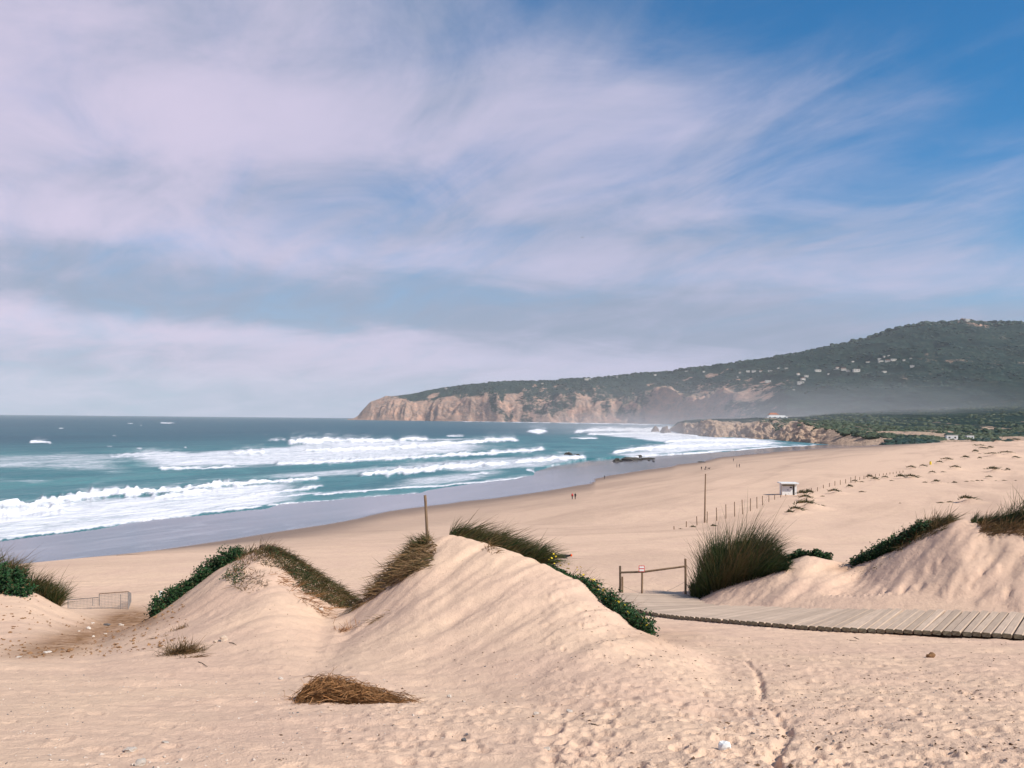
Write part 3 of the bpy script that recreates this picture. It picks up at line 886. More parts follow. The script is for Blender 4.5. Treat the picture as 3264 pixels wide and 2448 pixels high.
band(g1([(1000, 610, 5), (1200, 600, 6), (1500, 588, 6), (1900, 560, 6), (2080, 540, 5)]), 0.8)
band(g1([(1690, 628, 6), (1900, 611, 5), (2111, 597, 5), (2260, 586, 5), (2410, 571, 4), (2700, 550, 3)]), 0.85)
band(g1([(1990, 560, 4), (2111, 553, 5)]) + g2([(200, 535, 6), (450, 515, 6), (680, 503, 6), (900, 486, 5), (1150, 462, 5), (1325, 434, 6)]), 0.9)
band(g2([(1255, 395, 10), (1320, 412, 14)]), 0.8, soft=4)
band(g2([(180, 432, 12), (350, 427, 15), (500, 412, 16), (700, 390, 17), (900, 376, 14), (1155, 361, 9)]), 1.0, 0.9)
band(g2([(880, 432, 5), (1045, 418, 6)]), 0.9, 0.2)
band(g1([(1750, 365, 8)]) + g2([(0, 350, 12), (300, 335, 10), (600, 318, 11), (900, 300, 11), (1180, 285, 11), (1395, 268, 9)]), 1.0, 0.8)
band(g1([(1930, 280, 6)]) + g2([(0, 275, 11), (300, 265, 10), (600, 245, 10), (900, 225, 10), (1050, 206, 13), (1225, 209, 9)]), 1.0, 0.9)
band(g2([(425, 210, 8), (540, 203, 12), (652, 206, 10)]), 1.0, 1.1)
band(g1([(1460, 296, 10), (1600, 296, 14), (1725, 284, 12)]), 1.0, 0.9)
band(g1([(680, 316, 8), (950, 300, 14), (1190, 300, 10)]), 0.72, 0.4)
band(g1([(1830, 226, 12), (1900, 222, 20), (2111, 215, 16), (2540, 215, 8)]), 1.0, 1.3)
band(g1([(1700, 210, 6), (1850, 203, 6)]), 0.7)
band(g1([(1000, 392, 5), (1300, 386, 6), (1535, 373, 6)]), 0.85, 0.4)
band(g1([(178, 222, 3), (250, 219, 10), (338, 228, 4)]), 0.95, 0.8, soft=10)
band(g1([(1022, 96, 2.5), (1104, 98, 2.5)]), 0.85, soft=6)
band(g1([(-60, 463, 6), (22, 464, 6)]), 0.8)
band(g2([(1250, 150, 8), (1330, 156, 14), (1412, 150, 10)]), 1.0, 1.4)
band(g2([(1560, 152, 8), (1800, 141, 10), (2111, 150, 10)]), 0.95, 0.9)
band(g2([(1530, 193, 4), (1740, 196, 5)]), 0.8)
band(g2([(740, 180, 3), (870, 181, 4)]), 0.8, soft=8)
band(g2([(1165, 352, 10), (1400, 331, 14), (1660, 314, 11)]), 1.0, 0.6)
band(g2([(1400, 372, 5), (1600, 350, 6), (1800, 330, 5)]), 0.75)
band(g3([(60, 772, 8), (300, 752, 16), (600, 743, 15), (780, 738, 12), (975, 735, 14)]), 1.0, 1.2)
band(g3([(180, 788, 8), (600, 780, 12), (1000, 790, 13), (1210, 812, 10)]), 1.0, 0.9)
band(g3([(20, 820, 4), (320, 823, 6)]), 0.9)
band(g3([(850, 858, 8), (1100, 845, 12), (1500, 838, 13), (1720, 845, 10)]), 1.0, 0.8)
band(g3([(400, 955, 8), (640, 920, 14), (900, 905, 13), (1300, 885, 11), (1860, 870, 7)]), 1.0, 0.8)
band(g3([(560, 985, 5), (900, 965, 7), (1300, 938, 7), (1780, 905, 6), (2240, 881, 5)]), 0.9)
# white water along the foot of the far cliffs
band([(1120, 1334.5, 2.0), (1290, 1338.0, 2.0), (1500, 1342.5, 2.2), (1700, 1345.8, 2.0), (1900, 1349.0, 2.4), (2120, 1352.5, 2.5)], 0.75, 0)
# small whitecaps further out
for k in range(26):
    cx, cy = rng.uniform(-600, 2100), 1330 + 110 * rng.random() ** 0.8
    band([(cx, cy, 1.2), (cx + rng.uniform(6, 26), cy + 0.4, 1.3)], rng.uniform(0.35, 0.75), soft=4)
dshore = (shore_x(Y3) - X3) * 0.878
shal = sstep(620, 130, dshore + 90 * fbm(X3 / 260, Y3 / 420, 2, 5)) * sstep(4200, 900, Y3)
swl = 0.34 * np.sin((X3 * 0.88 - Y3 * 0.48) / 6.6 + 2.4 * fbm(X3 / 90, Y3 / 140, 2, 15)) * sstep(20, 120, dshore) * sstep(1800, 700, Y3)
chop = 0.26 * fbm(X3 / 3.4, Y3 / 7, 3, 25) * sstep(900, 200, Y3) * sstep(0, 40, dshore)
lump = lift * (1 + 1.1 * fbm(X3 / 4.0, Y3 / 6.0, 3, 29))
bed = ground(X3, np.minimum(Y3, 1300))
near_edge = (Y3 < 1250)
Z3 = 0.05 + swl + chop + np.maximum(lump, 0)
Z3 = np.where(near_edge, np.maximum(Z3, bed + 0.035 + 0.10 * sstep(0, 30, inside)), Z3)
Z3 = np.where(near_edge & (inside < 0), np.minimum(bed, 3) - 0.4, Z3)
Z3 -= (Y3 / 17500) ** 2 * 0
keep = (inside > -40) | (Y3 > 1200)
keep &= ~((X3 > shore_x(np.minimum(Y3, 1390)) + 260) & (Y3 < 1700))
me = mesh_np('sea', np.c_[X3.ravel(), Y3.ravel(), Z3.ravel()], grid_faces(ny3, nu3, keep), [M['sea']],
             {'foam': np.clip(foam, 0, 1).ravel(), 'shallow': np.clip(shal, 0, 1).ravel()})
tag(link('sea', me), kind='structure')

# ================================================================== headland and hills
def loft(name, cols, knots, seg, disp, mat, rockf):
    """Lofts a hillside through lines given by sight line and distance."""
    Xc = cols
    lines = []
    for pts, sink in knots:
        a = np.array(pts, float)
        Yp, D = np.interp(Xc, a[:, 0], a[:, 1]), np.interp(Xc, a[:, 0], a[:, 2])
        r = ray(Xc, Yp)
        lines.append((r[:, 0] * 0 + D, CZ + r[:, 2] * D + sink, r[:, 0]))
    Ds, Zs, T = [], [], []
    for k, n in enumerate(seg):
        for t in np.linspace(0, 1, n, endpoint=(k == len(seg) - 1)):
            Ds.append(lines[k][0] * (1 - t) + lines[k + 1][0] * t)
            Zs.append(lines[k][1] * (1 - t) + lines[k + 1][1] * t)
            T.append(k + t)
    D, Z = np.array(Ds), np.array(Zs)
    T = np.repeat(np.array(T)[:, None], len(Xc), 1)
    u = np.repeat(lines[0][2][None], len(D), 0)
    Xw = u * D
    Z = Z + disp(Xw, D, Z, T, np.repeat(Xc[None], len(D), 0))
    rk, sd = rockf(Xw, D, Z, T, np.repeat(Xc[None], len(D), 0))
    me = mesh_np(name, np.c_[Xw.ravel(), D.ravel(), Z.ravel()], grid_faces(*D.shape), [mat], {'rock': np.clip(rk, 0, 1).ravel(), 'sandy': np.clip(sd, 0, 1).ravel()})
    return tag(link(name, me), kind='structure'), (Xw, D, Z, T)


def L22(pts):
    return [(x * PW / 2212, y * PW / 2212, d) for x, y, d in pts]


ridge = L22([(752, 905, 7000), (772, 903, 7000), (782, 888, 7000), (800, 868, 7000), (830, 858, 7000), (880, 852, 7000), (920, 843, 7000), (960, 835, 7000), (1000, 830, 6900), (1050, 826, 6800), (1100, 824.5, 6700), (1200, 822, 6500), (1280, 817, 6300), (1370, 808, 6200),
             (1450, 803, 6000), (1500, 796, 5800), (1550, 791, 5700), (1600, 783, 5500), (1700, 768, 5300), (1800, 749, 5100), (1870, 731, 5000), (1950, 707, 4900), (2000, 698, 4850), (2050, 697, 4800), (2085, 693, 4800),
             (2120, 693, 4750), (2150, 696, 4750), (2212, 694, 4700), (2400, 700, 4600), (2700, 730, 4500), (3000, 760, 4500)])
basel = L22([(752, 905.5, 6800), (772, 905.2, 6700), (900, 906.5, 6300), (1100, 910, 5700), (1300, 913, 5200), (1450, 915, 4800), (1520, 914, 4200), (1600, 905, 3300), (1700, 890, 2500), (1900, 884, 2300), (2212, 874, 2200), (2700, 870, 2200), (3000, 870, 2200)])
clift = L22([(752, 905.3, 6900), (772, 903.5, 6850), (782, 893, 6800), (800, 880, 6750), (850, 869, 6650), (900, 879, 6500), (1000, 873, 6150), (1060, 856, 5950), (1100, 866, 5850), (1200, 868, 5620), (1260, 855, 5500), (1330, 862, 5350), (1420, 846, 5050), (1500, 850, 4650), (1560, 838, 4300), (1620, 852, 3900),
             (1700, 862, 3000), (1900, 862, 2700), (2212, 850, 2600), (2700, 850, 2600), (3000, 850, 2600)])


def midline(f, dd):
    xs = np.linspace(1100, 4430, 240)
    a, b = np.array(clift), np.array(ridge)
    ya, yb = np.interp(xs, a[:, 0], a[:, 1]), np.interp(xs, b[:, 0], b[:, 1])
    da, db = np.interp(xs, a[:, 0], a[:, 2]), np.interp(xs, b[:, 0], b[:, 2])
    return np.c_[xs, ya + (yb - ya) * f, da + (db - da) * dd]


back = [(x, y + 25, d * 1.12) for x, y, d in ridge]


def hill_disp(x, y, z, t, X):
    left = sstep(2500, 2150, X)
    up = sstep(0.0, 0.25, t)
    cl = sstep(2.4, 1.0, t) * left
    crest = sstep(2.75, 3.0, t)
    d = up * cl * (34 * ridged(x / 210, y / 420, 4, 101) + 12 * fbm(x / 45, z / 30, 3, 103)) * sstep(1110, 1250, X)
    d += up * (1 - 0.75 * crest) * (1 - cl) * (30 * fbm(x / 420, y / 700, 4, 107) + 9 * ridged(x / 150, y / 260, 3, 109))
    d += up * sstep(1.1, 1.8, t) * (6.5 * np.maximum(vn(x / 15, y / 40, 113), -0.1) + 4 * vn(x / 7, y / 20, 115)) * sstep(1200, 1500, X)
    d += 8 * crest * np.maximum(fbm(x / 60, y / 900, 3, 119), 0) * sstep(1900, 2050, X)
    return d


def hill_rock(x, y, z, t, X):
    left = sstep(2620, 2250, X)
    n = fbm(x / 260, y / 420, 4, 121)
    gul = fbm(x / 330, x * 0 + 3.3, 3, 125)
    rk = left * (0.95 * sstep(1.30, 0.42, t + 1.0 * n + 1.5 * np.maximum(gul, -0.15)) + 0.30 * sstep(2.6, 1.4, t)) + 0.16
    rk += left * 0.42 * sstep(0.16, 0.42, fbm(x / 150, y / 260, 3, 127)) + left * 0.45 * sstep(0.22, 0.0, t)
    rk *= 1 - 0.9 * sstep(2.5, 2.85, t) * (X > 1320)
    rk += 0.55 * sstep(1330, 1180, X)
    pk = np.exp(-((X - 3120) / 70) ** 2) * sstep(2.72, 2.95, t)
    rk += 0.6 * pk + 0.16 * (1 - left) * sstep(0.2, 0.5, fbm(x / 200, y / 300, 3, 131))
    for cx, cy, w, h in ((2895, 1212, 40, 18), (3205, 1075, 45, 14), (2990, 1150, 70, 8), (3180, 1155, 80, 8)):
        Xp, Yp = pixel(np.stack([x, y, z], -1))
        rk += 0.20 * np.exp(-((Xp - cx) / w) ** 2 - ((Yp - cy) / h) ** 2)
    return rk, 0 * x


cols = np.concatenate([np.linspace(1108, 1330, 110), np.linspace(1332, 3400, 560), np.linspace(3410, 4400, 60)])
hills, HG = loft('hills', cols, [(basel, -14), (clift, 0), (midline(0.45, 0.45), 0), (ridge, 0), (back, 0)], (70, 60, 90, 8), hill_disp, M['hill'], hill_rock)

# -- the low rocky shore and the scrub land at the end of the beach
Xn = [2128, 2145, 2160, 2180, 2270, 2411, 2556, 2640, 2760, 2880, 3000, 3264, 3700, 4300]
b0 = list(zip(Xn, [1376, 1377, 1380, 1387, 1396, 1401, 1415, 1420, 1420, 1414, 1409, 1402, 1396, 1390], [1780, 1720, 1600, 1380, 1175, 1095, 930, 850, 780, 740, 740, 790, 800, 800]))
b1_ = list(zip(Xn, [1374, 1362, 1352, 1350, 1346, 1348, 1356, 1366, 1386, 1397, 1396, 1388, 1380, 1375], [1800, 1770, 1680, 1490, 1300, 1230, 1070, 970, 860, 830, 840, 900, 900, 900]))
b2_ = list(zip(Xn, [1373, 1361, 1346, 1342, 1336, 1334, 1335, 1340, 1352, 1362, 1362, 1356, 1350, 1345], [1860, 1860, 1800, 1640, 1450, 1400, 1250, 1180, 1150, 1150, 1150, 1200, 1200, 1200]))
b3_ = list(zip(Xn, [1374, 1362, 1349, 1345, 1340, 1338, 1328, 1320, 1312, 1306, 1302, 1288, 1285, 1285], [2300] * 14))
b4_ = list(zip(Xn, [1376, 1365, 1355, 1352, 1350, 1348, 1345, 1340, 1335, 1330, 1325, 1310, 1305, 1305], [2900] * 14))


def shore_disp(x, y, z, t, X):
    up = sstep(0.0, 0.3, t)
    rocky = sstep(2680, 2540, X)
    d = up * sstep(1.9, 0.7, t) * rocky * (6 * ridged(x / 42, y / 75, 4, 141) + 3.2 * ridged(x / 13, y / 22, 3, 145) + 2.5 * fbm(x / 6, z / 4, 3, 143))
    d += up * (1 - rocky) * 3.4 * fbm(x / 38, y / 60, 4, 147)
    d += up * sstep(0.8, 1.8, t) * (3.0 * fbm(x / 60, y / 120, 3, 149) + 1.4 * np.maximum(vn(x / 7, y / 12, 151), 0))
    return d


def shore_rock(x, y, z, t, X):
    rocky = sstep(2760, 2560, X)
    n = fbm(x / 70, y / 130, 4, 153)
    rk = rocky * sstep(1.55, 0.95, t + 0.5 * n) * 0.62 + 0.1
    sd = (0.62 + 0.3 * rocky) * sstep(2.15, 0.9, t + 0.55 * n) - 0.18 * rocky * sstep(1.0, 0.5, t) + 0.55 * sstep(0.0, 0.35, n) * sstep(3.0, 1.6, t)
    sd += (1 - rocky) * sstep(0.75, 0.3, t)
    return rk, sd


cols2 = np.concatenate([np.linspace(2128, 2200, 50), np.linspace(2202, 3320, 430), np.linspace(3325, 4300, 60)])
shore, SG = loft('rocky_shore', cols2, [(b0, -4), (b1_, 0), (b2_, 0), (b3_, 0), (b4_, -10)], (50, 50, 50, 6), shore_disp, M['hill'], shore_rock)


def on_loft(G, X, Y, far=False):
    """Nearest vertex of a loft to a sight line; the visible one in front."""
    Xw, D, Z, T = G
    px_, py_ = pixel(np.stack([Xw, D, Z], -1))
    e = np.hypot(px_ - X, py_ - Y)
    k = np.argmin(e + D * 2e-4)
    return np.array([Xw.flat[k], D.flat[k], Z.flat[k]])

# ================================================================== boardwalk
def plank_mesh(L, W, T, seed):
    r = random.Random(seed)
    c = 0.018
    sec = [(-W / 2 + c, -T / 2), (W / 2 - c, -T / 2), (W / 2, -T / 2 + c), (W / 2, T / 2 - c), (W / 2 - c, T / 2), (-W / 2 + c, T / 2), (-W / 2, T / 2 - c), (-W / 2, -T / 2 + c)]
    V = []
    for x in (0, L):
        for y, z in sec:
            V.append((x + r.uniform(-0.012, 0.012), y + r.uniform(-0.004, 0.004), z + r.uniform(-0.004, 0.004)))
    F = [tuple(range(8))[::1], tuple(range(8, 16))[::-1]] + [(k, k + 8, (k + 1) % 8 + 8, (k + 1) % 8) for k in range(8)]
    me = bpy.data.meshes.new('plank')
    me.from_pydata(V, [], F)
    me.materials.append(M['plank']); me.materials.append(M['plank_end'])
    me.polygons[0].material_index = 1; me.polygons[1].material_index = 1
    me.update()
    return me


walk_o = tag(empty('boardwalk', (wp[60, 0], wp[60, 1], wp[60, 2] - 0.2)), 'weathered grey plank boardwalk curving down through the sand to the barrier', 'boardwalk')
pm = [plank_mesh(WIDE + random.uniform(-0.05, 0.05), random.uniform(0.174, 0.184), 0.095, k) for k in range(6)]
for k in range(NPL):
    o = link('plank', random.choice(pm), walk_o)
    o.location = Vector((wp[k, 0] - wn[k, 0] * random.uniform(0, 0.05), wp[k, 1] - wn[k, 1] * 0.02, wp[k, 2] - 0.05 + random.uniform(-0.006, 0.005))) - walk_o.location
    o.rotation_euler = (random.uniform(-0.02, 0.02), random.uniform(-0.006, 0.006), math.atan2(wn[k, 1], wn[k, 0]) + random.uniform(-0.012, 0.012))
for off in (0.22, WIDE / 2, WIDE - 0.25):
    mb = MB()
    mb.tube([(wp[k, 0] + wn[k, 0] * off - walk_o.location[0], wp[k, 1] + wn[k, 1] * off - walk_o.location[1], wp[k, 2] - 0.155 - walk_o.location[2]) for k in range(0, NPL, 4)], 0.055, 6)
    mb.build('beam', M['dark_wood'], walk_o)


# ================================================================== posts, barrier, signs, fences
def log_mesh(name, p0, p1, r, mat, n=9, seg=5, jit=0.05, flat_top=True):
    mb = MB()
    p0, p1 = Vector(p0), Vector(p1)
    pts = [p0.lerp(p1, k / seg) + Vector((random.uniform(-1, 1), random.uniform(-1, 1), 0)) * r * 0.10 for k in range(seg + 1)]
    mb.tube(pts, [r * (1.06 - 0.12 * k / seg) for k in range(seg + 1)], n, True, jit)
    return mb.mesh(name, mat)


def stick_at(X, Y0, Y1, d, X1=None):
    """Foot on the sand and top of an upright seen between two pixel heights."""
    a = at(np.array([X]), np.array([Y0]), np.array([d]))[0]
    b = at(np.array([X if X1 is None else X1]), np.array([Y1]), np.array([d]))[0]
    a[2] = gz(a[0], a[1])[0]
    return a, b


def barrier():
    d = 32.2
    b0_, t0_ = stick_at(1977, 1893, 1804, d)
    o = tag(empty('wooden_barrier', b0_), 'low barrier of rough round logs closing the seaward end of the boardwalk', 'barrier')
    L = Vector(b0_)
    dn = Vector((0, 0, 0.25))
    link('post', log_mesh('post', -dn, Vector(t0_) - L, 0.040, M['dark_wood']), o)
    b1, t1 = stick_at(1984, 1892, 1838, d - 0.12)
    link('post', log_mesh('post', Vector(b1) - L - dn, Vector(t1) - L, 0.036, M['wood']), o)
    b2, t2 = stick_at(2185, 1899, 1781, 31.8)
    link('post', log_mesh('post', Vector(b2) - L - dn, Vector(t2) - L, 0.042, M['wood']), o)
    q = [Vector(at(np.array([x]), np.array([y]), np.array([dd]))[0]) - L for x, y, dd in ((1974, 1825, d - 0.02), (2050, 1822.5, d - 0.05), (2184, 1805, 31.76))]
    link('rail', log_mesh('rail', q[0], q[1], 0.036, M['dark_wood']), o)
    link('rail', log_mesh('rail', q[1] - (q[2] - q[1]).normalized() * 0.05 + Vector((0, -0.02, 0)), q[2], 0.036, M['wood'], seg=8), o)
    mb = MB()
    w0, w1 = Vector(b0_) + Vector((0.05, 0, 0.45)) - L, Vector(b2) + Vector((0, 0, 0.62)) - L
    mb.tube([w0.lerp(w1, k / 10) - Vector((0, 0, 0.38 * math.sin(math.pi * k / 10))) for k in range(11)], 0.004, 4)
    mb.build('wire', M['metal'], o)
    # the notice on its own stake
    b3, t3 = stick_at(2046.8, 1891.5, 1806, d - 0.22)
    s = tag(empty('notice_sign', b3), 'small white notice with red border and red middle stripe on a wooden stake', 'sign')
    L = Vector(b3)
    link('stake', log_mesh('stake', -dn, Vector(t3) - L, 0.036, M['wood']), s)
    pa, pb = (Vector(at(np.array([x]), np.array([y]), np.array([d - 0.27]))[0]) - L for x, y in ((2036, 1822.5), (2054.5, 1803)))
    w, h = pb.x - pa.x, pb.z - pa.z
    c = (pa + pb) / 2
    mb = MB(); mb.box(c, (w, 0.012, h)); pl = mb.build('sign_board', M['red'], s)
    for z0, z1 in ((0.10, 0.42), (0.58, 0.90)):
        mb = MB(); mb.box((c.x, c.y - 0.008, pa.z + h * (z0 + z1) / 2), (w * 0.80, 0.008, h * (z1 - z0)))
        mb.build('white_panel', M['white'], pl)


barrier()


def single_post(name, X, Y0, Y1, d, r, mat, label, X1=None, cat='post'):
    a, b = stick_at(X, Y0, Y1, d, X1)
    o = link(name, log_mesh(name, (0, 0, -0.3), Vector(b) - Vector(a), r, mat, 9, 7), None, a)
    return tag(o, label, cat)


single_post('leaning_post', 1366, 1712, 1578.5, 17.75, 0.029, M['wood'], 'slightly leaning bare wooden post on the grassy crest of the tall dune', 1355)
single_post('stump_post', 837, 1752, 1737, 18.75, 0.055, M['dark_wood'], 'short dark stump on the top of the dune with hanging grass')
single_post('short_post', 2747.5, 1795, 1752, 29.6, 0.045, M['wood'], 'short round post at the foot of the leafy creeper strip')
single_post('white_post', 512, 1915, 1885, 20.4, 0.035, M['white'], 'short white post behind the green creeper on the dune flank')

pole_p = hit(np.array([2246.0]), np.array([1665.6]), 40, 400, 500)[0]
mpp = pole_p[1] / FPX
mb = MB(); mb.tube([(0, 0, -0.5), (0.05, 0, 2), (0.08, 0, 5), (0.16, 0, 154 * mpp)], [0.15, 0.14, 0.12, 0.10], 9)
tag(mb.build('tall_pole', M['wood'], None, False, pole_p), 'tall bare wooden pole rising from the line of fence posts', 'pole')

FP = [(92, 738, 20), (167, 722, 34), (232, 710, 52), (292, 697, 68), (352, 685, 80), (407, 672, 86), (460, 660, 90), (508, 645, 88), (555, 627, 78), (595, 610, 70), (630, 592, 58), (667, 572, 42), (702, 557, 30), (738, 543, 18), (770, 535, 14),
      (800, 526, 12), (925, 512, 26), (962, 507, 26), (998, 488, 22), (1034, 479, 24), (1067, 472, 28), (1100, 466, 28), (1133, 459, 27), (1163, 452, 32), (1190, 446, 33), (1217, 438, 20), (1243, 432, 20), (1267, 427, 20), (1290, 422, 18),
      (1313, 417, 15), (1337, 413, 14), (1360, 409, 13), (1380, 406, 12), (1400, 403, 12), (1420, 401, 12), (1440, 398, 12), (1460, 395, 11), (1480, 391, 11)]
FP = np.array([(2100 + x * 0.526, 1300 + y * 0.526, h * 0.526) for x, y, h in FP])
fpos = hit(FP[:, 0], FP[:, 1], 60, 700, 500)
fen = tag(empty('post_fence', fpos[6]), 'long line of thin wooden fence posts along the upper beach', 'fence')
tops = []
for p, h in zip(fpos, FP[:, 2]):
    hh = h * p[1] / FPX
    b = Vector(p) - Vector(fpos[6])
    lean = Vector((random.uniform(-0.05, 0.05), 0, 0)) * hh
    link('post', log_mesh('post', b - Vector((0, 0, 0.4)), b + lean + Vector((0, 0, hh)), 0.062 + 0.00012 * p[1], M['wood'], 6, 3), fen)
    tops.append(b + lean + Vector((0, 0, hh * 0.75)))
mb = MB(); mb.tube(tops, 0.006, 4); mb.build('wire', M['metal'], fen)


def wire_fence():
    d = hit(np.array([409.0]), np.array([1942.0]), 12, 60, 300)[0][1]
    z = lambda x, y, dd=d: Vector(at(np.array([x * 0.226]), np.array([1750 + y * 0.226]), np.array([dd]))[0])
    org = z(1810, 855)
    org.z = gz(org.x, org.y)[0]
    o = tag(empty('wire_fence', org), 'rusty wire mesh fence half buried in sand beside the brown earth', 'fence')
    mb = MB(); mb.tube([z(1405, 630) - org, z(1815, 600) - org], 0.014, 6); mb.build('rail', M['wood'], o)
    mb = MB(); mb.tube([z(960, 716) - org, z(1385, 681) - org], 0.010, 6); mb.build('rail', M['metal'], o)
    for x, y0, y1 in ((960, 830, 712), (1310, 800, 690), (1400, 800, 628), (1705, 860, 640), (1808, 880, 596)):
        mb = MB(); mb.tube([z(x, y0) - org, z(x, y1) - org], 0.013, 6); mb.build('post', M['metal'], o)
    mb = MB()
    for k in range(44):
        f = k / 43
        x = 960 + f * 848
        top = 716 - f * 70 if x < 1400 else 630 - (x - 1400) / 410 * 30
        mb.tube([z(x, 880) - org, z(x, top + 3) - org], 0.0035, 4, False)
    for k in range(10):
        mb.tube([z(1400, 635 + k * 22) - org, z(1808, 605 + k * 22) - org], 0.0035, 4, False)
    for k in range(6):
        mb.tube([z(960, 722 + k * 20) - org, z(1400, 686 + k * 20) - org], 0.0035, 4, False)
    tag(mb.build('wire_mesh', M['metal'], o), kind='stuff')
    # the return panel, seen nearly edge on
    a = z(1812, 855) - org
    mb = MB()
    for k in range(10):
        f = k / 9
        x, y = 1812 + 38 * f, 2.2 * f
        mb.tube([z(x, 858, d + y) - org, z(x, 600 + 20 * f, d + y) - org], 0.006, 4, False)
    for k in range(12):
        mb.tube([z(1812, 606 + 21 * k) - org, z(1850, 625 + 20 * k, d + 2.2) - org], 0.006, 4, False)
    tag(mb.build('end_panel', M['metal'], o), kind='stuff')


wire_fence()


# ================================================================== the beach hut
def beach_hut():
    p = hit(np.array([2493.0]), np.array([1577.7]), 60, 500, 500)[0]
    k = 0.0904 * p[1] / FPX
    o = tag(empty('beach_hut', p, R(-4)), 'white flat roofed lifeguard hut standing on the sand beside the post fence', 'hut')
    X = lambda v: (v - 1030) * k
    Zz = lambda v: (865 - v) * k
    B = lambda name, x0, x1, y0, y1, z0, z1, m, par=o: (lambda mb: (mb.box(((x0 + x1) / 2, (y0 + y1) / 2, (z0 + z1) / 2), (x1 - x0, y1 - y0, z1 - z0)), mb.build(name, m, par))[1])(MB())
    w = B('front_wall', X(1030), X(1392), 0, 0.18, -0.3, Zz(470), M['white'])
    B('window', X(1295), X(1368), -0.03, 0.02, Zz(620), Zz(575), M['black'], w)
    mb = MB(); mb.tube([(X(1228), -0.03, Zz(685)), (X(1228), 0.02, Zz(685))], 0.12, 12); mb.build('emblem', M['grey_stone'], w)
    B('side_wall', X(1030), X(1055), 0.183, 2.6, -0.3, Zz(470), M['white'])
    B('back_wall', X(1058), X(1530), 2.4, 2.6, -0.3, Zz(475), M['beige'])
    B('pillar', X(1460), X(1530), -0.15, 2.38, -0.3, Zz(472), M['white'])
    B('roof', X(960), X(1578), -1.1, 2.9, Zz(470) + 0.004, Zz(430), M['white'])
    B('name_board', X(1025), X(1440), -0.30, -0.22, Zz(545), Zz(495), M['plank_end'])
    mb = MB(); mb.tube([(X(970), -0.9, -0.3), (X(968), -0.9, Zz(472))], 0.075, 8); mb.build('porch_post', M['wood'], o)


beach_hut()


# ================================================================== huts, villa, houses
def house(name, p, w, d, h, rz, label, group=None, red=False, cat='house', wins=2, roof_h=None, sink=1.0):
    o = tag(empty(name, p, rz), label, cat, group)
    mb = MB(); mb.box((0, 0, (h - sink) / 2), (w, d, h + sink)); wall = mb.build('wall', M['white' if cat == 'hut' else 'wall'], o)
    rh = roof_h if roof_h is not None else (0.35 * h if red else 0.12 * h)
    mb = MB()
    if red:
        e = 0.04 * w
        a, b = w / 2 + e, d / 2 + e
        mb.add([(-a, -b, h + 0.01), (a, -b, h + 0.01), (a, b, h + 0.01), (-a, b, h + 0.01), (-a * 0.5, 0, h + rh), (a * 0.5, 0, h + rh)],
               [(0, 3, 2, 1), (0, 1, 5, 4), (1, 2, 5), (2, 3, 4, 5), (3, 0, 4)])
        mb.build('roof', M['roof'], o)
    else:
        mb.box((0, 0, h + rh / 2 + 0.01), (w * 1.04, d * 1.04, rh)); mb.build('roof', M['wall'], o)
    for k in range(wins):
        mb = MB(); mb.box(((k + 0.5) / wins * w - w / 2, -d / 2 - 0.02, h * 0.5), (w * 0.3 / wins, 0.1, h * 0.35))
        mb.build('window', M['window'], wall)
    return o


for X, Y, wpx, hpx, lab in ((3033, 1401, 34, 15, 'long white hut at the top of the beach below the scrub'), (3091, 1400, 21, 13, 'short cream hut beside the red earth track')):
    p = on_loft(SG, X, Y)
    q = at(np.array([X]), np.array([Y]), np.array([p[1]]))[0]
    s = p[1] / FPX
    q[2] = min(q[2], p[2] + 1.5)
    house('beach_cabin', q, wpx * s, 5, hpx * s * 0.85, R(-10), lab, None, False, 'hut', 2, 0.5, 3)
p = on_loft(SG, 2475, 1334)
s = p[1] / FPX
q = at(np.array([2475.0]), np.array([1331.0]), np.array([p[1]]))[0]
villa = tag(empty('clifftop_villa', q, 0), 'white villa with red tiled roof standing on the low cliff', 'house')
mb = MB(); mb.box((0, 0, 0), (66 * s, 14, 7 * s)); mb.build('terrace_wall', M['white'], villa)
mb = MB(); mb.box((-8 * s, 5, 6 * s), (30 * s, 10, 6 * s)); mb.build('wall', M['white'], villa)
mb = MB(); mb.box((18 * s, 5, 5 * s), (22 * s, 10, 4 * s)); mb.build('wall', M['white'], villa)
mb = MB()
mb.add([(-25 * s, -1, 9.1 * s), (9 * s, -1, 9.1 * s), (9 * s, 11, 9.1 * s), (-25 * s, 11, 9.1 * s), (-16 * s, 5, 15.5 * s), (0, 5, 15.5 * s)], [(0, 3, 2, 1), (0, 1, 5, 4), (1, 2, 5), (2, 3, 4, 5), (3, 0, 4)])
mb.build('roof', M['roof'], villa)
for k in range(4):
    mb = MB(); mb.box(((-24 + 16 * k) * s, -7.03, 0.6 * s), (5 * s, 0.1, 2.6 * s)); mb.build('window', M['window'], villa)

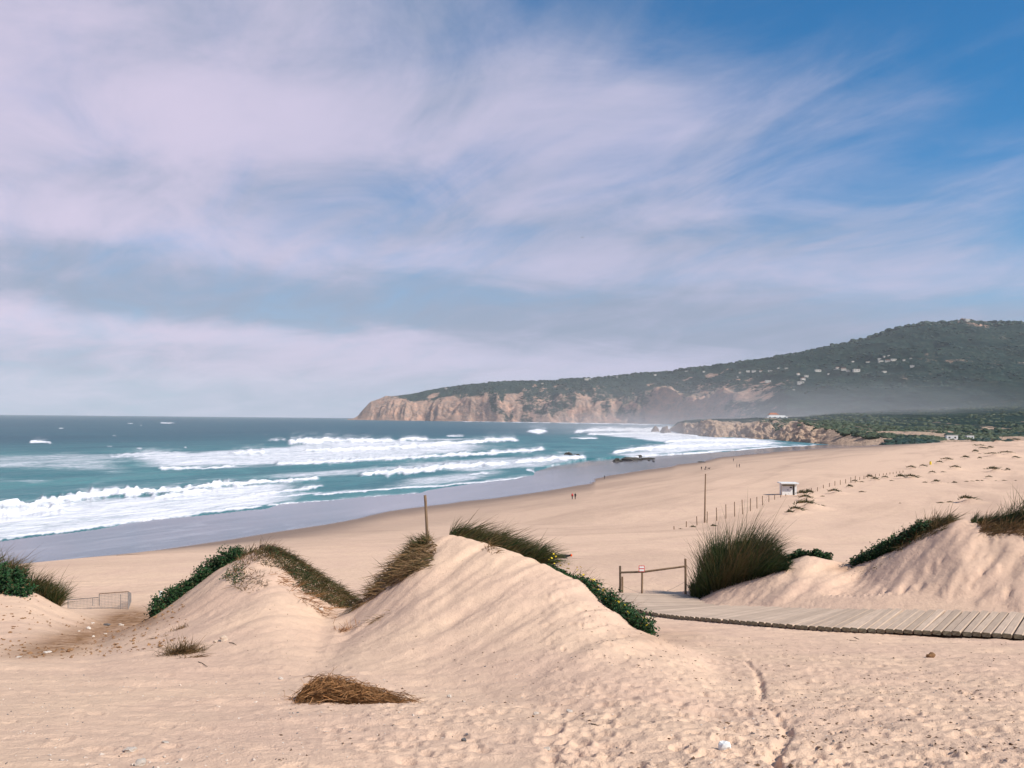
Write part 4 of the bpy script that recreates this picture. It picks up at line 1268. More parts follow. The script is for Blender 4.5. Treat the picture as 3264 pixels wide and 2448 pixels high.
H3 = [(305, 595, 80, 0), (475, 588, 70, 0), (480, 560, 50, 1), (540, 577, 60, 1), (580, 590, 50, 0), (655, 590, 90, 0), (395, 617, 22, 0), (120, 614, 40, 1), (195, 638, 50, 0), (165, 667, 55, 1), (140, 707, 85, 0), (75, 769, 28, 0), (620, 506, 32, 0),
      (765, 512, 45, 0), (872, 481, 38, 0), (880, 506, 60, 0), (940, 500, 60, 1), (995, 495, 70, 0), (905, 456, 14, 0), (958, 449, 24, 0), (1090, 488, 28, 1), (1160, 476, 26, 1), (1165, 549, 50, 0), (910, 600, 52, 0)]
HR = [(1615, 234, 42, 0), (1660, 237, 50, 0), (1722, 236, 38, 1), (1805, 236, 52, 0), (1880, 209, 24, 0), (1945, 208, 38, 0), (1065, 237, 36, 0), (1225, 236, 28, 0), (790, 266, 28, 0), (210, 304, 50, 0), (455, 284, 18, 0), (1520, 286, 12, 0), (1535, 244, 26, 1), (1785, 327, 66, 0)]
HL = [(890, 248, 28, 1), (1735, 204, 28, 0), (2130, 167, 50, 0)]
allh = [(2500 + x * 0.3454, 980 + y * 0.3454, w * 0.3454, r_) for x, y, w, r_ in H3] + [(1800 + x * 0.3617, 1100 + y * 0.3617, w * 0.3617, r_) for x, y, w, r_ in HR] + [(1100 + x * 0.3617, 1150 + y * 0.3617, w * 0.3617, r_) for x, y, w, r_ in HL]
def house_words(X, w, red):
    """What tells the far houses apart: roof, length, and the headland or the hillside below the summit."""
    size = 'long' if w > 19 else ('small' if w < 11 else 'middle sized')
    where = 'on the flat top of the headland' if X < 2180 else ('on the shoulder above the cliffs' if X < 2560 else 'on the hillside below the summit')
    roof = 'terracotta roofed' if red else 'white flat roofed'
    return f'{size} {roof} house among dark scrub {where}', f'{size} {roof} houses {where}'


for X, Y, w, red in allh:
    p = on_loft(HG, X, Y)
    s = p[1] / FPX
    p = p + np.array([0, -12, 1.5])
    house('hill_house', p, w * s * 0.72, 10, min(max(2.0 * s, w * s * 0.18), 8), random.uniform(-0.3, 0.3),
          *house_words(X, w, red), bool(red), 'house', 2, None, 6)
p = on_loft(HG, 3082, 1027)
s = p[1] / FPX
house('hilltop_chapel', p + np.array([0, 0, 4]), 15 * s, 14, 6.5 * s, 0.1, 'pale chapel standing on the rocky summit of the hill', None, False, 'chapel', 3, 1.2 * s, 12)


# ================================================================== rocks
def rock_mesh(name, seed, mat, sub=3, rough=0.45, flat=0.6, spiky=0.0):
    bm = bmesh.new()
    bmesh.ops.create_icosphere(bm, subdivisions=sub, radius=1)
    co = np.array([v.co[:] for v in bm.verts])
    n = fbm(co[:, 0] * 1.3 + seed * 3.1, co[:, 1] * 1.3 + co[:, 2] * 1.7, 3, seed) + 0.5 * ridged(co[:, 0] * 2 + seed, co[:, 2] * 2 + co[:, 1], 2, seed + 5) * 0.5
    r = 1 + rough * n
    for v, q in zip(bm.verts, r):
        v.co *= q
        v.co.z *= flat
        if spiky and v.co.z > 0:
            f = 1 - spiky * min(1, v.co.z / flat)
            v.co.x *= f; v.co.y *= f
    me = bpy.data.meshes.new(name)
    bm.to_mesh(me); bm.free()
    me.materials.append(mat)
    me.polygons.foreach_set('use_smooth', [False] * len(me.polygons))
    return me


def sea_pt(X, Y):
    r = ray(np.array([X]), np.array([Y]))[0]
    return r * (-CZ / r[2]) + np.array([0, 0, CZ])


r3 = lambda x, y: (1800 + x * 0.3617, 1100 + y * 0.3617)
for x0, x1, y0, y1, lab in ((768, 845, 712, 768, 'pointed dark sea stack standing furthest out in the surf'), (842, 932, 704, 776, 'broad jagged sea stack next to the rocky point')):
    X, Y = r3((x0 + x1) / 2, y1)
    p = sea_pt(X, Y); s = p[1] / FPX * 0.3617
    o = link('sea_stack', rock_mesh('sea_stack', x0 % 50, M['stack'], 3, 0.6, 1.0, 0.55), None, p)
    o.scale = ((x1 - x0) / 2 * s * 1.15, (x1 - x0) / 2 * s, (y1 - y0) * s * 0.95)
    tag(o, lab, 'sea stack')
RK = [(415, 510, 985, 1020, 'low dark rock at the landward end of the wet reef'), (480, 700, 968, 1010, 'widest flat dark rock in the middle of the wet reef'), (597, 692, 944, 974, 'rounded dark rock behind the widest reef rock'),
      (688, 808, 978, 1002, 'long thin dark rock trailing from the wet reef'), (420, 470, 934, 951, 'small dark rock washed by foam behind the reef'), (470, 525, 954, 970, 'low dark rock between the foam and the reef'),
      (735, 755, 1011, 1019, 'tiny dark rock lying in the shallow water film'), (777, 792, 1014, 1025, 'tiny dark rock beyond the reef in the water film')]
for k, (x0, x1, y0, y1, lab) in enumerate(RK):
    X, Y = r3((x0 + x1) / 2, y1)
    p = sea_pt(X, Y); s = p[1] / FPX * 0.3617
    o = link('reef_rock', rock_mesh('reef_rock', 11 + k, M['rock'], 3, 0.7, 0.7), None, (p[0], p[1], ground(p[0], p[1]) + 0.1))
    o.scale = ((x1 - x0) / 2 * s, max((x1 - x0) / 3 * s, 3), (y1 - y0) * s * 0.8)
    tag(o, lab, 'rock')
for k, (x0, x1, y0, y1, lab) in enumerate(((1508, 1562, 276, 304, 'high round rock standing in the breaking waves'), (1560, 1603, 291, 306, 'low rock beside the round rock in the waves'))):
    p = sea_pt(1050 + (x0 + x1) / 2 * 0.4973, 1300 + y1 * 0.4973); s = p[1] / FPX * 0.4973
    o = link('surf_rock', rock_mesh('surf_rock', 31 + k, M['rock'], 3, 0.5, 0.9), None, (p[0], p[1], 0.0))
    o.scale = ((x1 - x0) / 2 * s, 4, (y1 - y0) * s * 0.95)
    tag(o, lab, 'rock')
X, Y = r3(1212, 1032)
p = hit(np.array([X]), np.array([Y]), 100, 800, 500)[0]
s = p[1] / FPX * 0.3617
o = link('seaweed_heap', rock_mesh('seaweed_heap', 3, M['rock'], 3, 0.8, 0.5), None, p)
o.scale = (28 * s, 2.4, 0.9)
tag(o, 'low dark heap of seaweed on the wet sand', 'seaweed')
# boulders of the summit
for k, (x, y, w, h) in enumerate(((1598, 128, 34, 16), (1640, 112, 40, 26), (1668, 98, 36, 26), (1705, 110, 40, 24), (1735, 112, 40, 16), (1790, 112, 60, 14), (1850, 116, 60, 12), (1910, 120, 50, 10), (1965, 124, 50, 8))):
    p = on_loft(HG, 2500 + x * 0.3454, 980 + (y + 10) * 0.3454)
    s = p[1] / FPX * 0.3454
    o = link('summit_boulder', rock_mesh('summit_boulder', 51 + k, M['stack'], 2, 0.6, 0.9, 0.2), None, p)
    o.scale = (w / 2 * s * 1.2, 14, h * s * 0.9)
    tag(o, 'pale boulder on the summit ridge of the hill', 'boulder', 'boulders along the summit')

# -- loose stones on the near sand
STN = [(2310, 2392, 44, 0.8, 'white', 'angular white stone beside the winding runnel in the sand'), (2972, 2097, 30, 0.75, 'brown_stone', 'rough orange brown clod on the trodden sand below the boardwalk'),
       (1478, 2354, 17, 0.7, 'grey_stone', 'small blue grey stone among pale pebbles'), (1709, 2279, 21, 0.6, 'stone', 'rounded pale stone with a brown one at its side'), (1699, 2284, 9, 0.7, 'brown_stone', 'small brown stone touching a rounded pale one'),
       (1817, 2271, 25, 0.4, 'stone', 'flat pale slab tilted in the sand'), (1745, 2376, 28, 0.5, 'stone', 'broken pale stone with dark lower edge'), (1431, 2221, 17, 0.6, 'stone', 'single pale stone uphill of the pebble field'),
       (411, 2393, 40, 0.45, 'stone', 'half buried wide pale stone in the smooth sand'), (443, 2446, 40, 0.6, 'stone', 'pale lumpy stone at the lower edge of the smooth sand'), (525, 2372, 22, 0.3, 'stone', 'thin pale chip lying flat on smooth sand'),
       (894, 2168, 19, 0.5, 'stone', 'square pale stone beside the straw heap'), (712, 2046, 28, 0.9, 'sandstone', 'upright knobbly sandstone lump below the dune face'), (685, 2050, 14, 0.6, 'sandstone', 'small pale stone beside the knobbly sandstone lump'),
       (1022, 1949, 19, 0.8, 'stone', 'pale stone caught in the dry stems of the dune'), (2861, 2444, 36, 0.6, 'grey_stone', 'dark slate stone among trodden sand and litter'), (2590, 2358, 23, 0.5, 'brown_stone', 'flat tan stone in the trodden sand'),
       (279, 2003, 19, 0.45, 'stone', 'pale slab on the edge of the brown earth'), (337, 1993, 21, 0.4, 'grey_stone', 'grey green slab on the brown earth'), (384, 1994, 16, 0.6, 'stone', 'roundish pale stone on the brown earth'),
       (333, 2021, 13, 0.5, 'stone', 'small pale stone below the grey green slab'), (294, 1988, 10, 0.5, 'stone', 'smallest pale stone above the earth patch slab'), (297, 2026, 10, 0.5, 'stone', 'little pale stone at the lower edge of the earth'),
       (250, 2011, 10, 0.5, 'stone', 'little pale stone beside the pale slab'), (147, 2082, 28, 0.2, 'stone', 'long flat pale slab in the sandy earth'), (56, 2093, 18, 0.3, 'stone', 'flat pale stone in sandy earth below the leafy bush')]
sp3 = hit(np.array([q[0] for q in STN], float), np.array([q[1] for q in STN], float), 3, 40, 400)
for k, ((X, Y, w, f, mt, lab), p) in enumerate(zip(STN, sp3)):
    s = w * p[1] / FPX
    o = link('stone', rock_mesh('stone', 71 + k, M[mt], 2, 0.55, f), None, (p[0], p[1] + 0.3 * s, gz(p[0], p[1])[0] + 0.20 * s * f))
    o.scale = (s / 2, s / 2.4, s / 2)
    o.rotation_euler = (random.uniform(-0.2, 0.2), random.uniform(-0.2, 0.2), random.uniform(-0.5, 0.5))
    tag(o, lab, 'stone')


# ================================================================== blades, leaves, straw
def blades(name, roots, dirs, L, W, droop, dry, tint, mat, parent=None, seg=3, origin=None, curl=None, tus=0.22, coh=0.75):
    """Tapering blades: each starts at its root, follows its direction and bends by droop."""
    n = len(roots)
    t = np.linspace(0, 1, seg + 1)
    # tussocks: neighbours lean, grow and wither together
    cl = np.stack([fbm(roots[:, 0] / tus, roots[:, 1] / tus, 2, 301 + k) for k in range(4)], 1)
    dirs = dirs / np.linalg.norm(dirs, axis=1)[:, None] + coh * cl[:, :3] * np.array([1, 1, 0.5])
    L = L * np.clip(1 + 0.9 * cl[:, 3], 0.45, 1.6) * (0.72 + 0.5 * rng.random(n) ** 1.5)
    dry, tint = np.clip(dry + 0.7 * cl[:, 1], 0, 1), np.clip(tint + 0.9 * cl[:, 2], 0, 1)
    dirs = dirs / np.linalg.norm(dirs, axis=1)[:, None]
    side = np.cross(dirs, rng.normal(size=(n, 3)))
    side /= np.linalg.norm(side, axis=1)[:, None]
    P = roots[:, None] + dirs[:, None] * (L[:, None] * t)[..., None] + droop[:, None] * (L[:, None] * t ** 2)[..., None]
    if curl is not None:
        P = P + curl[:, None] * (L[:, None] * np.sin(t * 2.6))[..., None]
    wid = (W[:, None] * (1 - 0.15 * t - 0.85 * t ** 3))[..., None] * side[:, None]
    A, B = P - wid / 2, P + wid / 2
    V = np.stack([A, B], 2)                    # n, seg+1, 2, 3
    org = np.zeros(3) if origin is None else np.asarray(origin)
    V = V.reshape(-1, 3) - org
    m = (seg + 1) * 2
    base = np.arange(n) * m
    F = np.concatenate([np.c_[base + 2 * k, base + 2 * k + 1, base + 2 * k + 3, base + 2 * k + 2] for k in range(seg)])
    me = mesh_np(name, V, F, [mat], {'dry': np.repeat(dry, m), 'tint': np.repeat(tint, m)}, smooth=True)
    return link(name, me, parent, None if parent is not None else org) if origin is not None else link(name, me, parent)


def leaves(name, cen, nrm, size, dry, tint, mat, parent=None, origin=None, aspect=0.55):
    n = len(cen)
    nrm = nrm / np.linalg.norm(nrm, axis=1)[:, None]
    a = np.cross(nrm, rng.normal(size=(n, 3))); a /= np.linalg.norm(a, axis=1)[:, None]
    b = np.cross(nrm, a)
    s = size[:, None]
    org = np.zeros(3) if origin is None else np.asarray(origin)
    V = np.stack([cen - a * s / 2, cen + b * s * aspect / 2 + nrm * s * 0.12, cen + a * s / 2 - nrm * s * 0.1, cen - b * s * aspect / 2 + nrm * s * 0.12], 1).reshape(-1, 3) - org
    k = np.arange(n) * 4
    F = np.concatenate([np.c_[k, k + 1, k + 2], np.c_[k, k + 2, k + 3]])
    me = mesh_np(name, V, F, [mat], {'dry': np.repeat(dry, 4), 'tint': np.repeat(tint, 4)}, smooth=False)
    return link(name, me, parent, None if parent is not None else org) if origin is not None else link(name, me, parent)


def crest(dune, x0, x1, o0, o1, n):
    """Roots strewn along a stretch of dune crest; x in the 2212 notes, o0..o1 metres in front of / behind the crest."""
    ua, ub = (ray(np.array([x * PW / 2212]), np.array([1700.0]))[0, 0] for x in (x0, x1))
    u = rng.uniform(ua, ub, n)
    D = np.interp(u, dune.u, dune.D)
    y = D + rng.uniform(o0, o1, n)
    x = u * y
    return np.c_[x, y, gz(x, y) - 0.02]


def in_poly(poly, n, dmin=9, dmax=40):
    """Roots strewn over the part of the sand seen inside a polygon of the 2212 notes."""
    q = np.array(poly, float)
    lo, hi = q.min(0), q.max(0)
    out = np.zeros((0, 2))
    while len(out) < n:
        c = lo + (hi - lo) * rng.random((n * 3, 2))
        ins = np.zeros(len(c), bool)
        j = len(q) - 1
        for i in range(len(q)):
            cond = ((q[i, 1] > c[:, 1]) != (q[j, 1] > c[:, 1])) & (c[:, 0] < (q[j, 0] - q[i, 0]) * (c[:, 1] - q[i, 1]) / (q[j, 1] - q[i, 1] + 1e-9) + q[i, 0])
            ins ^= cond
            j = i
        out = np.concatenate([out, c[ins]])
    out = out[:n] * PW / 2212
    h = hit(out[:, 0], out[:, 1], dmin, dmax, 200)
    h = h[h[:, 1] < dmax - 1]
    h[:, 2] = gz(h[:, 0], h[:, 1]) - 0.015
    return h


U_ = lambda a, b, n: rng.uniform(a, b, n)


def vec(v, n, jit):
    return np.array(v, float)[None] + rng.normal(size=(n, 3)) * jit


def grass(name, roots, lean, jit, L, dry, parent=None, origin=None, W=(0.008, 0.014), droop=(0.1, 0, -0.35), mat='grass', seg=3, tint=(0, 1)):
    n = len(roots)
    return tag(blades(name, roots, vec(lean, n, jit), U_(L[0], L[1], n), U_(W[0], W[1], n), vec(droop, n, 0.12), np.clip(rng.normal(dry, 0.22, n), 0, 1), U_(tint[0], tint[1], n), M[mat], parent, seg, origin), kind='stuff')


def plant(name, roots, label, cat):
    c = np.median(roots, axis=0)
    k = np.argmin(((roots - c) ** 2).sum(1))
    o = tag(empty(name, roots[k]), label, cat)
    return o, np.array(roots[k])


def mat_leaves(name, roots, thick, size, parent, origin, dry=0.05, lean=(0.2, -0.3, 0.8), layers=1):
    r = np.concatenate([roots] * layers)
    n = len(r)
    lump = np.clip(0.62 + 1.1 * fbm(r[:, 0] / 0.28, r[:, 1] / 0.28, 2, 211) + 0.5 * fbm(r[:, 0] / 0.07, r[:, 1] / 0.07, 1, 215), 0.08, 1.5)
    ok = lump > 0.30
    r, lump = r[ok], lump[ok]
    thick = thick[ok] if isinstance(thick, np.ndarray) else thick
    n = len(r)
    c = r + np.c_[rng.normal(0, 0.05, n), rng.normal(0, 0.05, n), rng.random(n) * thick * lump]
    return tag(leaves(name, c, vec(lean, n, 0.55), U_(size[0], size[1], n), np.clip(rng.normal(dry, 0.08, n) + (rng.random(n) < 0.04) * 0.8, 0, 1), U_(0, 1, n), M['leaf'], parent, origin), kind='stuff')


# -- the big clump beside the barrier
r_ = np.concatenate([crest(DUNE_R, 1494, 1700, -1.9, 0.7, 5200), crest(DUNE_R, 1530, 1670, -1.2, 0.6, 4200)])
o, org = plant('marram_grass', r_, 'biggest dome of dark green grass beside the log barrier', 'grass clump')
cen = np.array([8.3, 31.6])
n = len(r_)
out = np.c_[(r_[:, 0] - cen[0]) * 0.26 + 0.16, (r_[:, 1] - cen[1]) * 0.30, np.full(n, 0.95)]
ux = r_[:, 0] / r_[:, 1]
Ln = U_(0.70, 1.05, n) * np.interp(ux, [0.200, 0.211, 0.224, 0.237, 0.2526, 0.2641, 0.2787, 0.2918, 0.305], [0.35, 1.00, 1.60, 1.90, 2.05, 1.95, 1.25, 0.65, 0.30])
dryc = -0.22 + 0.95 * np.exp(-((r_[:, 0] - 7.6) / 0.75) ** 2 - ((r_[:, 1] - 30.5) / 0.5) ** 2)
blades('blades', r_, out + rng.normal(size=(n, 3)) * 0.14, np.clip(Ln, 0.4, 2), U_(0.012, 0.021, n), vec((0.12, -0.05, -0.26), n, 0.14), np.clip(rng.normal(dryc, 0.2), 0, 1), U_(0, 1, n), M['grass'], o, 4, org, None, 0.4, 0.35)

# -- the tall dune: matted dry grass left of its crest, tufts on the crest, flowering creeper on the right
poly = [(880, 1162), (925, 1160), (950, 1175), (940, 1225), (900, 1238), (860, 1255), (775, 1315), (764, 1302), (800, 1262), (845, 1212)]
r_ = in_poly(poly, 2300)
o, org = plant('matted_grass', r_, 'brown matted grass hanging down the left flank of the tall dune', 'grass clump')
grass('dry_blades', r_, (-0.75, -0.35, -0.05), 0.30, (0.22, 0.48), 0.85, o, org, (0.009, 0.017), (-0.1, -0.1, -0.30))
r2 = np.concatenate([crest(DUNE_C, 876, 930, -0.4, 0.5, 900), crest(DUNE_C, 800, 900, -0.1, 0.4, 700)])
grass('green_blades', r2, (-0.20, 0, 0.9), 0.38, (0.14, 0.36), 0.30, o, org, (0.008, 0.014), (-0.2, 0, -0.35))
r_ = crest(DUNE_C, 968, 1052, -0.05, 0.55, 1500)
o, org = plant('crest_grass', r_, 'low tuft of wind combed grass on the very crest of the tall dune', 'grass clump')
grass('blades', r_, (0.75, 0, 0.75), 0.20, (0.28, 0.62), 0.26, o, org, (0.007, 0.012), (0.15, 0, -0.25))
r_ = crest(DUNE_C, 1045, 1172, -0.05, 0.70, 3400)
o, org = plant('crest_grass', r_, 'long wind combed grass bending along the right shoulder of the tall dune', 'grass clump')
grass('blades', r_, (0.80, -0.05, 0.68), 0.22, (0.28, 0.60), 0.26, o, org, (0.007, 0.012), (0.2, 0, -0.3))
r2 = in_poly([(1040, 1172), (1060, 1172), (1085, 1195), (1060, 1200)], 160)
grass('dry_blades', r2, (0.3, -0.6, 0.3), 0.4, (0.10, 0.25), 0.95, o, org)
r_ = crest(DUNE_C, 1165, 1408, 0.02, 1.15, 7500)
o, org = plant('flowering_creeper', r_, 'bright green creeper with yellow flowers along the edge of the tall dune', 'creeper')
uu_ = (r_[:, 0] / r_[:, 1] - 0.03) / 0.11
mat_leaves('leaves', r_, np.tile(np.interp(r_[:, 0] / r_[:, 1], [0.03, 0.065, 0.085, 0.105, 0.16], [0.04, 0.06, 0.20, 0.36, 0.30]), 2), (0.035, 0.065), o, org, 0.03, (0.35, -0.35, 0.8), 2)
fl = bpy.data.meshes.new('flower')
fb = MB()
for k in range(8):
    a = k * math.pi / 4
    fb.add([(0, 0, 0.004), (0.022 * math.cos(a - 0.3), 0.022 * math.sin(a - 0.3), 0.008), (0.030 * math.cos(a), 0.030 * math.sin(a), 0.004), (0.022 * math.cos(a + 0.3), 0.022 * math.sin(a + 0.3), 0.008)], [(0, 1, 2, 3)])
fl = fb.mesh('flower', M['yellow'])
for k in rng.choice(len(r_), 95, replace=False):
    q = Vector(r_[k]) - Vector(org) + Vector((0, -0.02, random.uniform(0.12, 0.28)))
    f = link('flower', fl, o, q, (random.uniform(0.2, 1.2), random.uniform(-0.3, 0.5), random.uniform(0, 6)))
    f.scale = (random.uniform(0.55, 0.95),) * 3
r2 = crest(DUNE_C, 1230, 1345, 0.7, 1.3, 420)
grass('seed_stalks', r2, (0.45, 0, 0.9), 0.22, (0.25, 0.52), 0.85, o, org, (0.005, 0.009))

# -- the dune with the stump: creeper on its left flank, shaggy grass on its right
r_ = crest(DUNE_L, 335, 520, 0.0, 0.9, 5600)
o, org = plant('green_creeper', r_, 'green creeper strip down the left flank of the dune with the stump', 'creeper')
mat_leaves('leaves', r_, 0.36, (0.04, 0.07), o, org, 0.04, (0.1, -0.45, 0.8), 2)
r2 = crest(DUNE_L, 330, 545, 0.2, 0.9, 900)
grass('blades', r2, (-0.05, 0, 0.95), 0.33, (0.20, 0.42), 0.45, o, org, (0.007, 0.012))
poly = [(572, 1184), (610, 1190), (650, 1216), (700, 1256), (745, 1292), (772, 1318), (735, 1318), (690, 1296), (650, 1275), (625, 1245), (590, 1215)]
r_ = np.concatenate([in_poly(poly, 2600), crest(DUNE_L, 575, 770, -0.2, 0.5, 2200)])
o, org = plant('shaggy_grass', r_, 'dark shaggy grass draped over the right flank of the dune with the stump', 'grass clump')
grass('blades', r_, (0.42, -0.30, 0.45), 0.36, (0.16, 0.40), 0.42, o, org, (0.009, 0.015), (0.15, -0.1, -0.55))
k = rng.choice(len(r_), 2600)
mat_leaves('leaves', r_[k], 0.12, (0.03, 0.06), o, org, 0.2, (0.3, -0.4, 0.7))
r2 = crest(DUNE_L, 560, 660, 0.0, 0.5, 260)
grass('seed_stalks', r2, (0.05, 0, 1), 0.3, (0.20, 0.42), 0.7, o, org, (0.005, 0.009))
r2 = np.concatenate([crest(DUNE_L, 515, 600, -0.35, 0.5, 900), in_poly([(520, 1202), (560, 1188), (590, 1200), (600, 1225), (570, 1222), (540, 1215)], 350)])
grass('crown_blades', r2, (0.25, -0.35, 0.50), 0.42, (0.12, 0.32), 0.62, o, org, (0.008, 0.014), (0.05, -0.1, -0.45))
poly = [(480, 1252), (505, 1222), (532, 1210), (560, 1232), (580, 1262), (545, 1275), (515, 1278)]
r_ = in_poly(poly, 520)
o, org = plant('creeping_patch', r_, 'straggling patch of brown and green runners on the sunny dune face', 'creeper')
grass('dry_blades', r_, (0.2, -0.5, 0.05), 0.5, (0.12, 0.30), 0.8, o, org, (0.008, 0.014), (0, -0.1, -0.1))
mat_leaves('leaves', in_poly([(480, 1250), (505, 1222), (530, 1212), (530, 1250), (515, 1262)], 420), 0.06, (0.035, 0.06), o, org, 0.15)
poly = [(600, 1225), (640, 1262), (690, 1300), (735, 1345), (720, 1350), (660, 1305), (610, 1275), (575, 1240)]
r_ = in_poly(poly, 420)
o, org = plant('dry_runners', r_, 'net of thin dry runners trailing down the nose of the dune', 'dry plant')
grass('stems', r_, (0.75, -0.45, -0.25), 0.35, (0.18, 0.55), 0.95, o, org, (0.006, 0.012), (0, -0.05, -0.05), 'straw')

# -- the dune at the left: leafy bush and thin grass
r_ = np.concatenate([crest(DUNE_F, -130, 62, -1.3, 0.4, 4200), in_poly([(-60, 1268), (30, 1272), (70, 1278), (72, 1288), (40, 1292), (0, 1284)], 1500)])
o, org = plant('leafy_bush', r_, 'dark glossy leafy bush on the dune above the brown earth', 'bush')
mat_leaves('leaves', r_, 0.60, (0.06, 0.11), o, org, 0.02, (0.2, -0.4, 0.7), 2)
r_ = np.concatenate([crest(DUNE_F, 70, 134, -0.1, 0.9, 2200), crest(DUNE_F, -120, 75, 0.1, 0.9, 2200)])
o, org = plant('thin_grass', r_, 'fine dark grass running down behind the leafy bush', 'grass clump')
grass('blades', r_, (0.22, 0, 0.9), 0.26, (0.30, 0.68), 0.30, o, org, (0.009, 0.015), (0.15, 0, -0.25))
r2 = crest(DUNE_F, -120, 50, -0.3, 0.8, 1500)
grass('tall_blades', r2 + np.array([0, 0, 0.25]), (0.25, 0, 0.9), 0.25, (0.4, 0.75), 0.35, o, org, (0.010, 0.016), (0.2, 0, -0.25))

# -- the right hand dune
r_ = crest(DUNE_R, 1842, 2005, -0.25, 0.55, 4600)
o, org = plant('leafy_creeper', r_, 'dark leafy creeper climbing the left edge of the right hand dune', 'creeper')
hgt = np.interp(r_[:, 0] / r_[:, 1], [0.38, 0.42, 0.46, 0.47], [0.05, 0.30, 0.35, 0.2])
cc = r_ + np.c_[rng.normal(0, 0.04, len(r_)), rng.normal(0, 0.04, len(r_)), rng.random(len(r_)) * hgt]
leaves('leaves', np.concatenate([cc, cc + rng.normal(0, 0.08, cc.shape)]), vec((0.1, -0.4, 0.8), 2 * len(cc), 0.5), U_(0.07, 0.12, 2 * len(cc)), np.clip(rng.normal(0.08, 0.1, 2 * len(cc)), 0, 1), U_(0, 1, 2 * len(cc)), M['leaf'], o, org)
r_ = crest(DUNE_R, 1920, 2048, -0.25, 0.9, 3600)
o, org = plant('crest_grass', r_, 'brownish upright grass fringing the top of the right hand dune', 'grass clump')
grass('blades', r_, (0.35, 0, 0.9), 0.30, (0.35, 0.72), 0.55, o, org, (0.010, 0.016), (0.15, -0.05, -0.3))
r2 = crest(DUNE_R, 1930, 2040, -0.6, 0.1, 1200)
grass('low_blades', r2, (0.3, -0.3, 0.5), 0.35, (0.25, 0.5), 0.62, o, org, (0.010, 0.016), (0.1, -0.1, -0.4))
r_ = np.concatenate([crest(DUNE_R, 2096, 2330, -0.2, 1.6, 4800), crest(DUNE_R, 2140, 2330, -0.2, 2.0, 3600)])
o, org = plant('marram_grass', r_, 'tall dark grass mass on the right end of the right hand dune', 'grass clump')
tall = np.interp(r_[:, 0] / r_[:, 1], [0.510, 0.545, 0.58, 0.65], [0.30, 0.70, 1.25, 1.5])
n = len(r_)
blades('blades', r_, vec((0.40, 0, 0.85), n, 0.24), tall * U_(0.7, 1.25, n), U_(0.011, 0.019, n), vec((0.15, -0.05, -0.25), n, 0.12), np.clip(rng.normal(0.02, 0.2, n), 0, 1), U_(0, 1, n), M['grass'], o, 4, org)
r2 = crest(DUNE_R, 2110, 2330, -0.9, 0.0, 2600)
grass('dry_blades', r2, (0.55, -0.30, 0.45), 0.32, (0.35, 0.75), 0.9, o, org, (0.011, 0.018), (0.1, -0.1, -0.35))
r_ = crest(DUNE_R, 1704, 1792, -0.15, 0.35, 1000)
o, org = plant('succulent', r_, 'low green succulent plants on the saddle beside the grass dome', 'succulent')
mat_leaves('leaves', r_, 0.24, (0.07, 0.13), o, org, 0.05, (0.1, -0.4, 0.7), 2)
r2 = crest(DUNE_R, 1715, 1770, 0, 0.3, 60)
grass('stalks', r2, (0.2, 0, 0.9), 0.3, (0.22, 0.4), 0.85, o, org, (0.012, 0.022))
r_ = in_poly([(1680, 1192), (1700, 1190), (1716, 1215), (1700, 1222)], 130, 9, 40)
o, org = plant('succulent', r_, 'few scattered succulent sprigs on bare sand below the grass dome', 'succulent')
mat_leaves('leaves', r_, 0.10, (0.07, 0.13), o, org, 0.1)

# -- dry tufts on the near sand
def tuft_at(X, Y, label, n, spread, L, lean, jit, dry, name='dry_tuft', mat='grass', W=(0.004, 0.009), sq=0.5, droop=(0.05, -0.05, -0.25)):
    p = hit(np.array([X]), np.array([Y]), 3, 40, 300)[0]
    r = np.c_[p[0] + rng.normal(0, spread, n), p[1] + rng.normal(0, spread * sq, n), np.zeros(n)]
    r[:, 2] = gz(r[:, 0], r[:, 1]) - 0.01
    o, org = plant(name, r, label, 'dry plant')
    grass('blades', r, lean, jit, L, dry, o, org, W, droop, mat)
    return o, org, p


tuft_at(580, 2082, 'dry grey green tuft half buried on the slope of the lower dune', 900, 0.12, (0.12, 0.32), (0.45, -0.25, 0.42), 0.50, 0.85)
tuft_at(612, 2096, 'brown trailing end of the half buried tuft', 420, 0.08, (0.10, 0.28), (0.75, -0.6, 0.10), 0.35, 0.85)
tuft_at(572, 2003, 'small brown sprig above the half buried tuft', 130, 0.075, (0.06, 0.17), (0.35, 0, 0.7), 0.55, 0.95)
tuft_at(525, 2025, 'thin line of brown rootlets on the lower dune slope', 60, 0.08, (0.08, 0.22), (-0.8, -0.25, 0.02), 0.2, 1.0, sq=0.15)
tuft_at(1098, 2008, 'bent straw colored tuft at the foot of the valley between the dunes', 220, 0.085, (0.10, 0.26), (0.5, -0.1, 0.30), 0.5, 1.0, mat='straw')
tuft_at(1210, 1962, 'dry brown streak of stems on the tall dune face', 120, 0.10, (0.10, 0.25), (-0.6, -0.5, -0.1), 0.3, 1.0)
tuft_at(3170, 1702, 'sparse yellowish tuft in the sand of the right hand dune', 90, 0.16, (0.08, 0.18), (0.2, -0.2, 0.6), 0.6, 0.9)
tuft_at(2790, 1800, 'scattered brown crumbs of dead creeper at the dune foot', 120, 0.35, (0.05, 0.12), (0.3, -0.2, 0.3), 0.6, 1.0, sq=0.8, W=(0.012, 0.03))


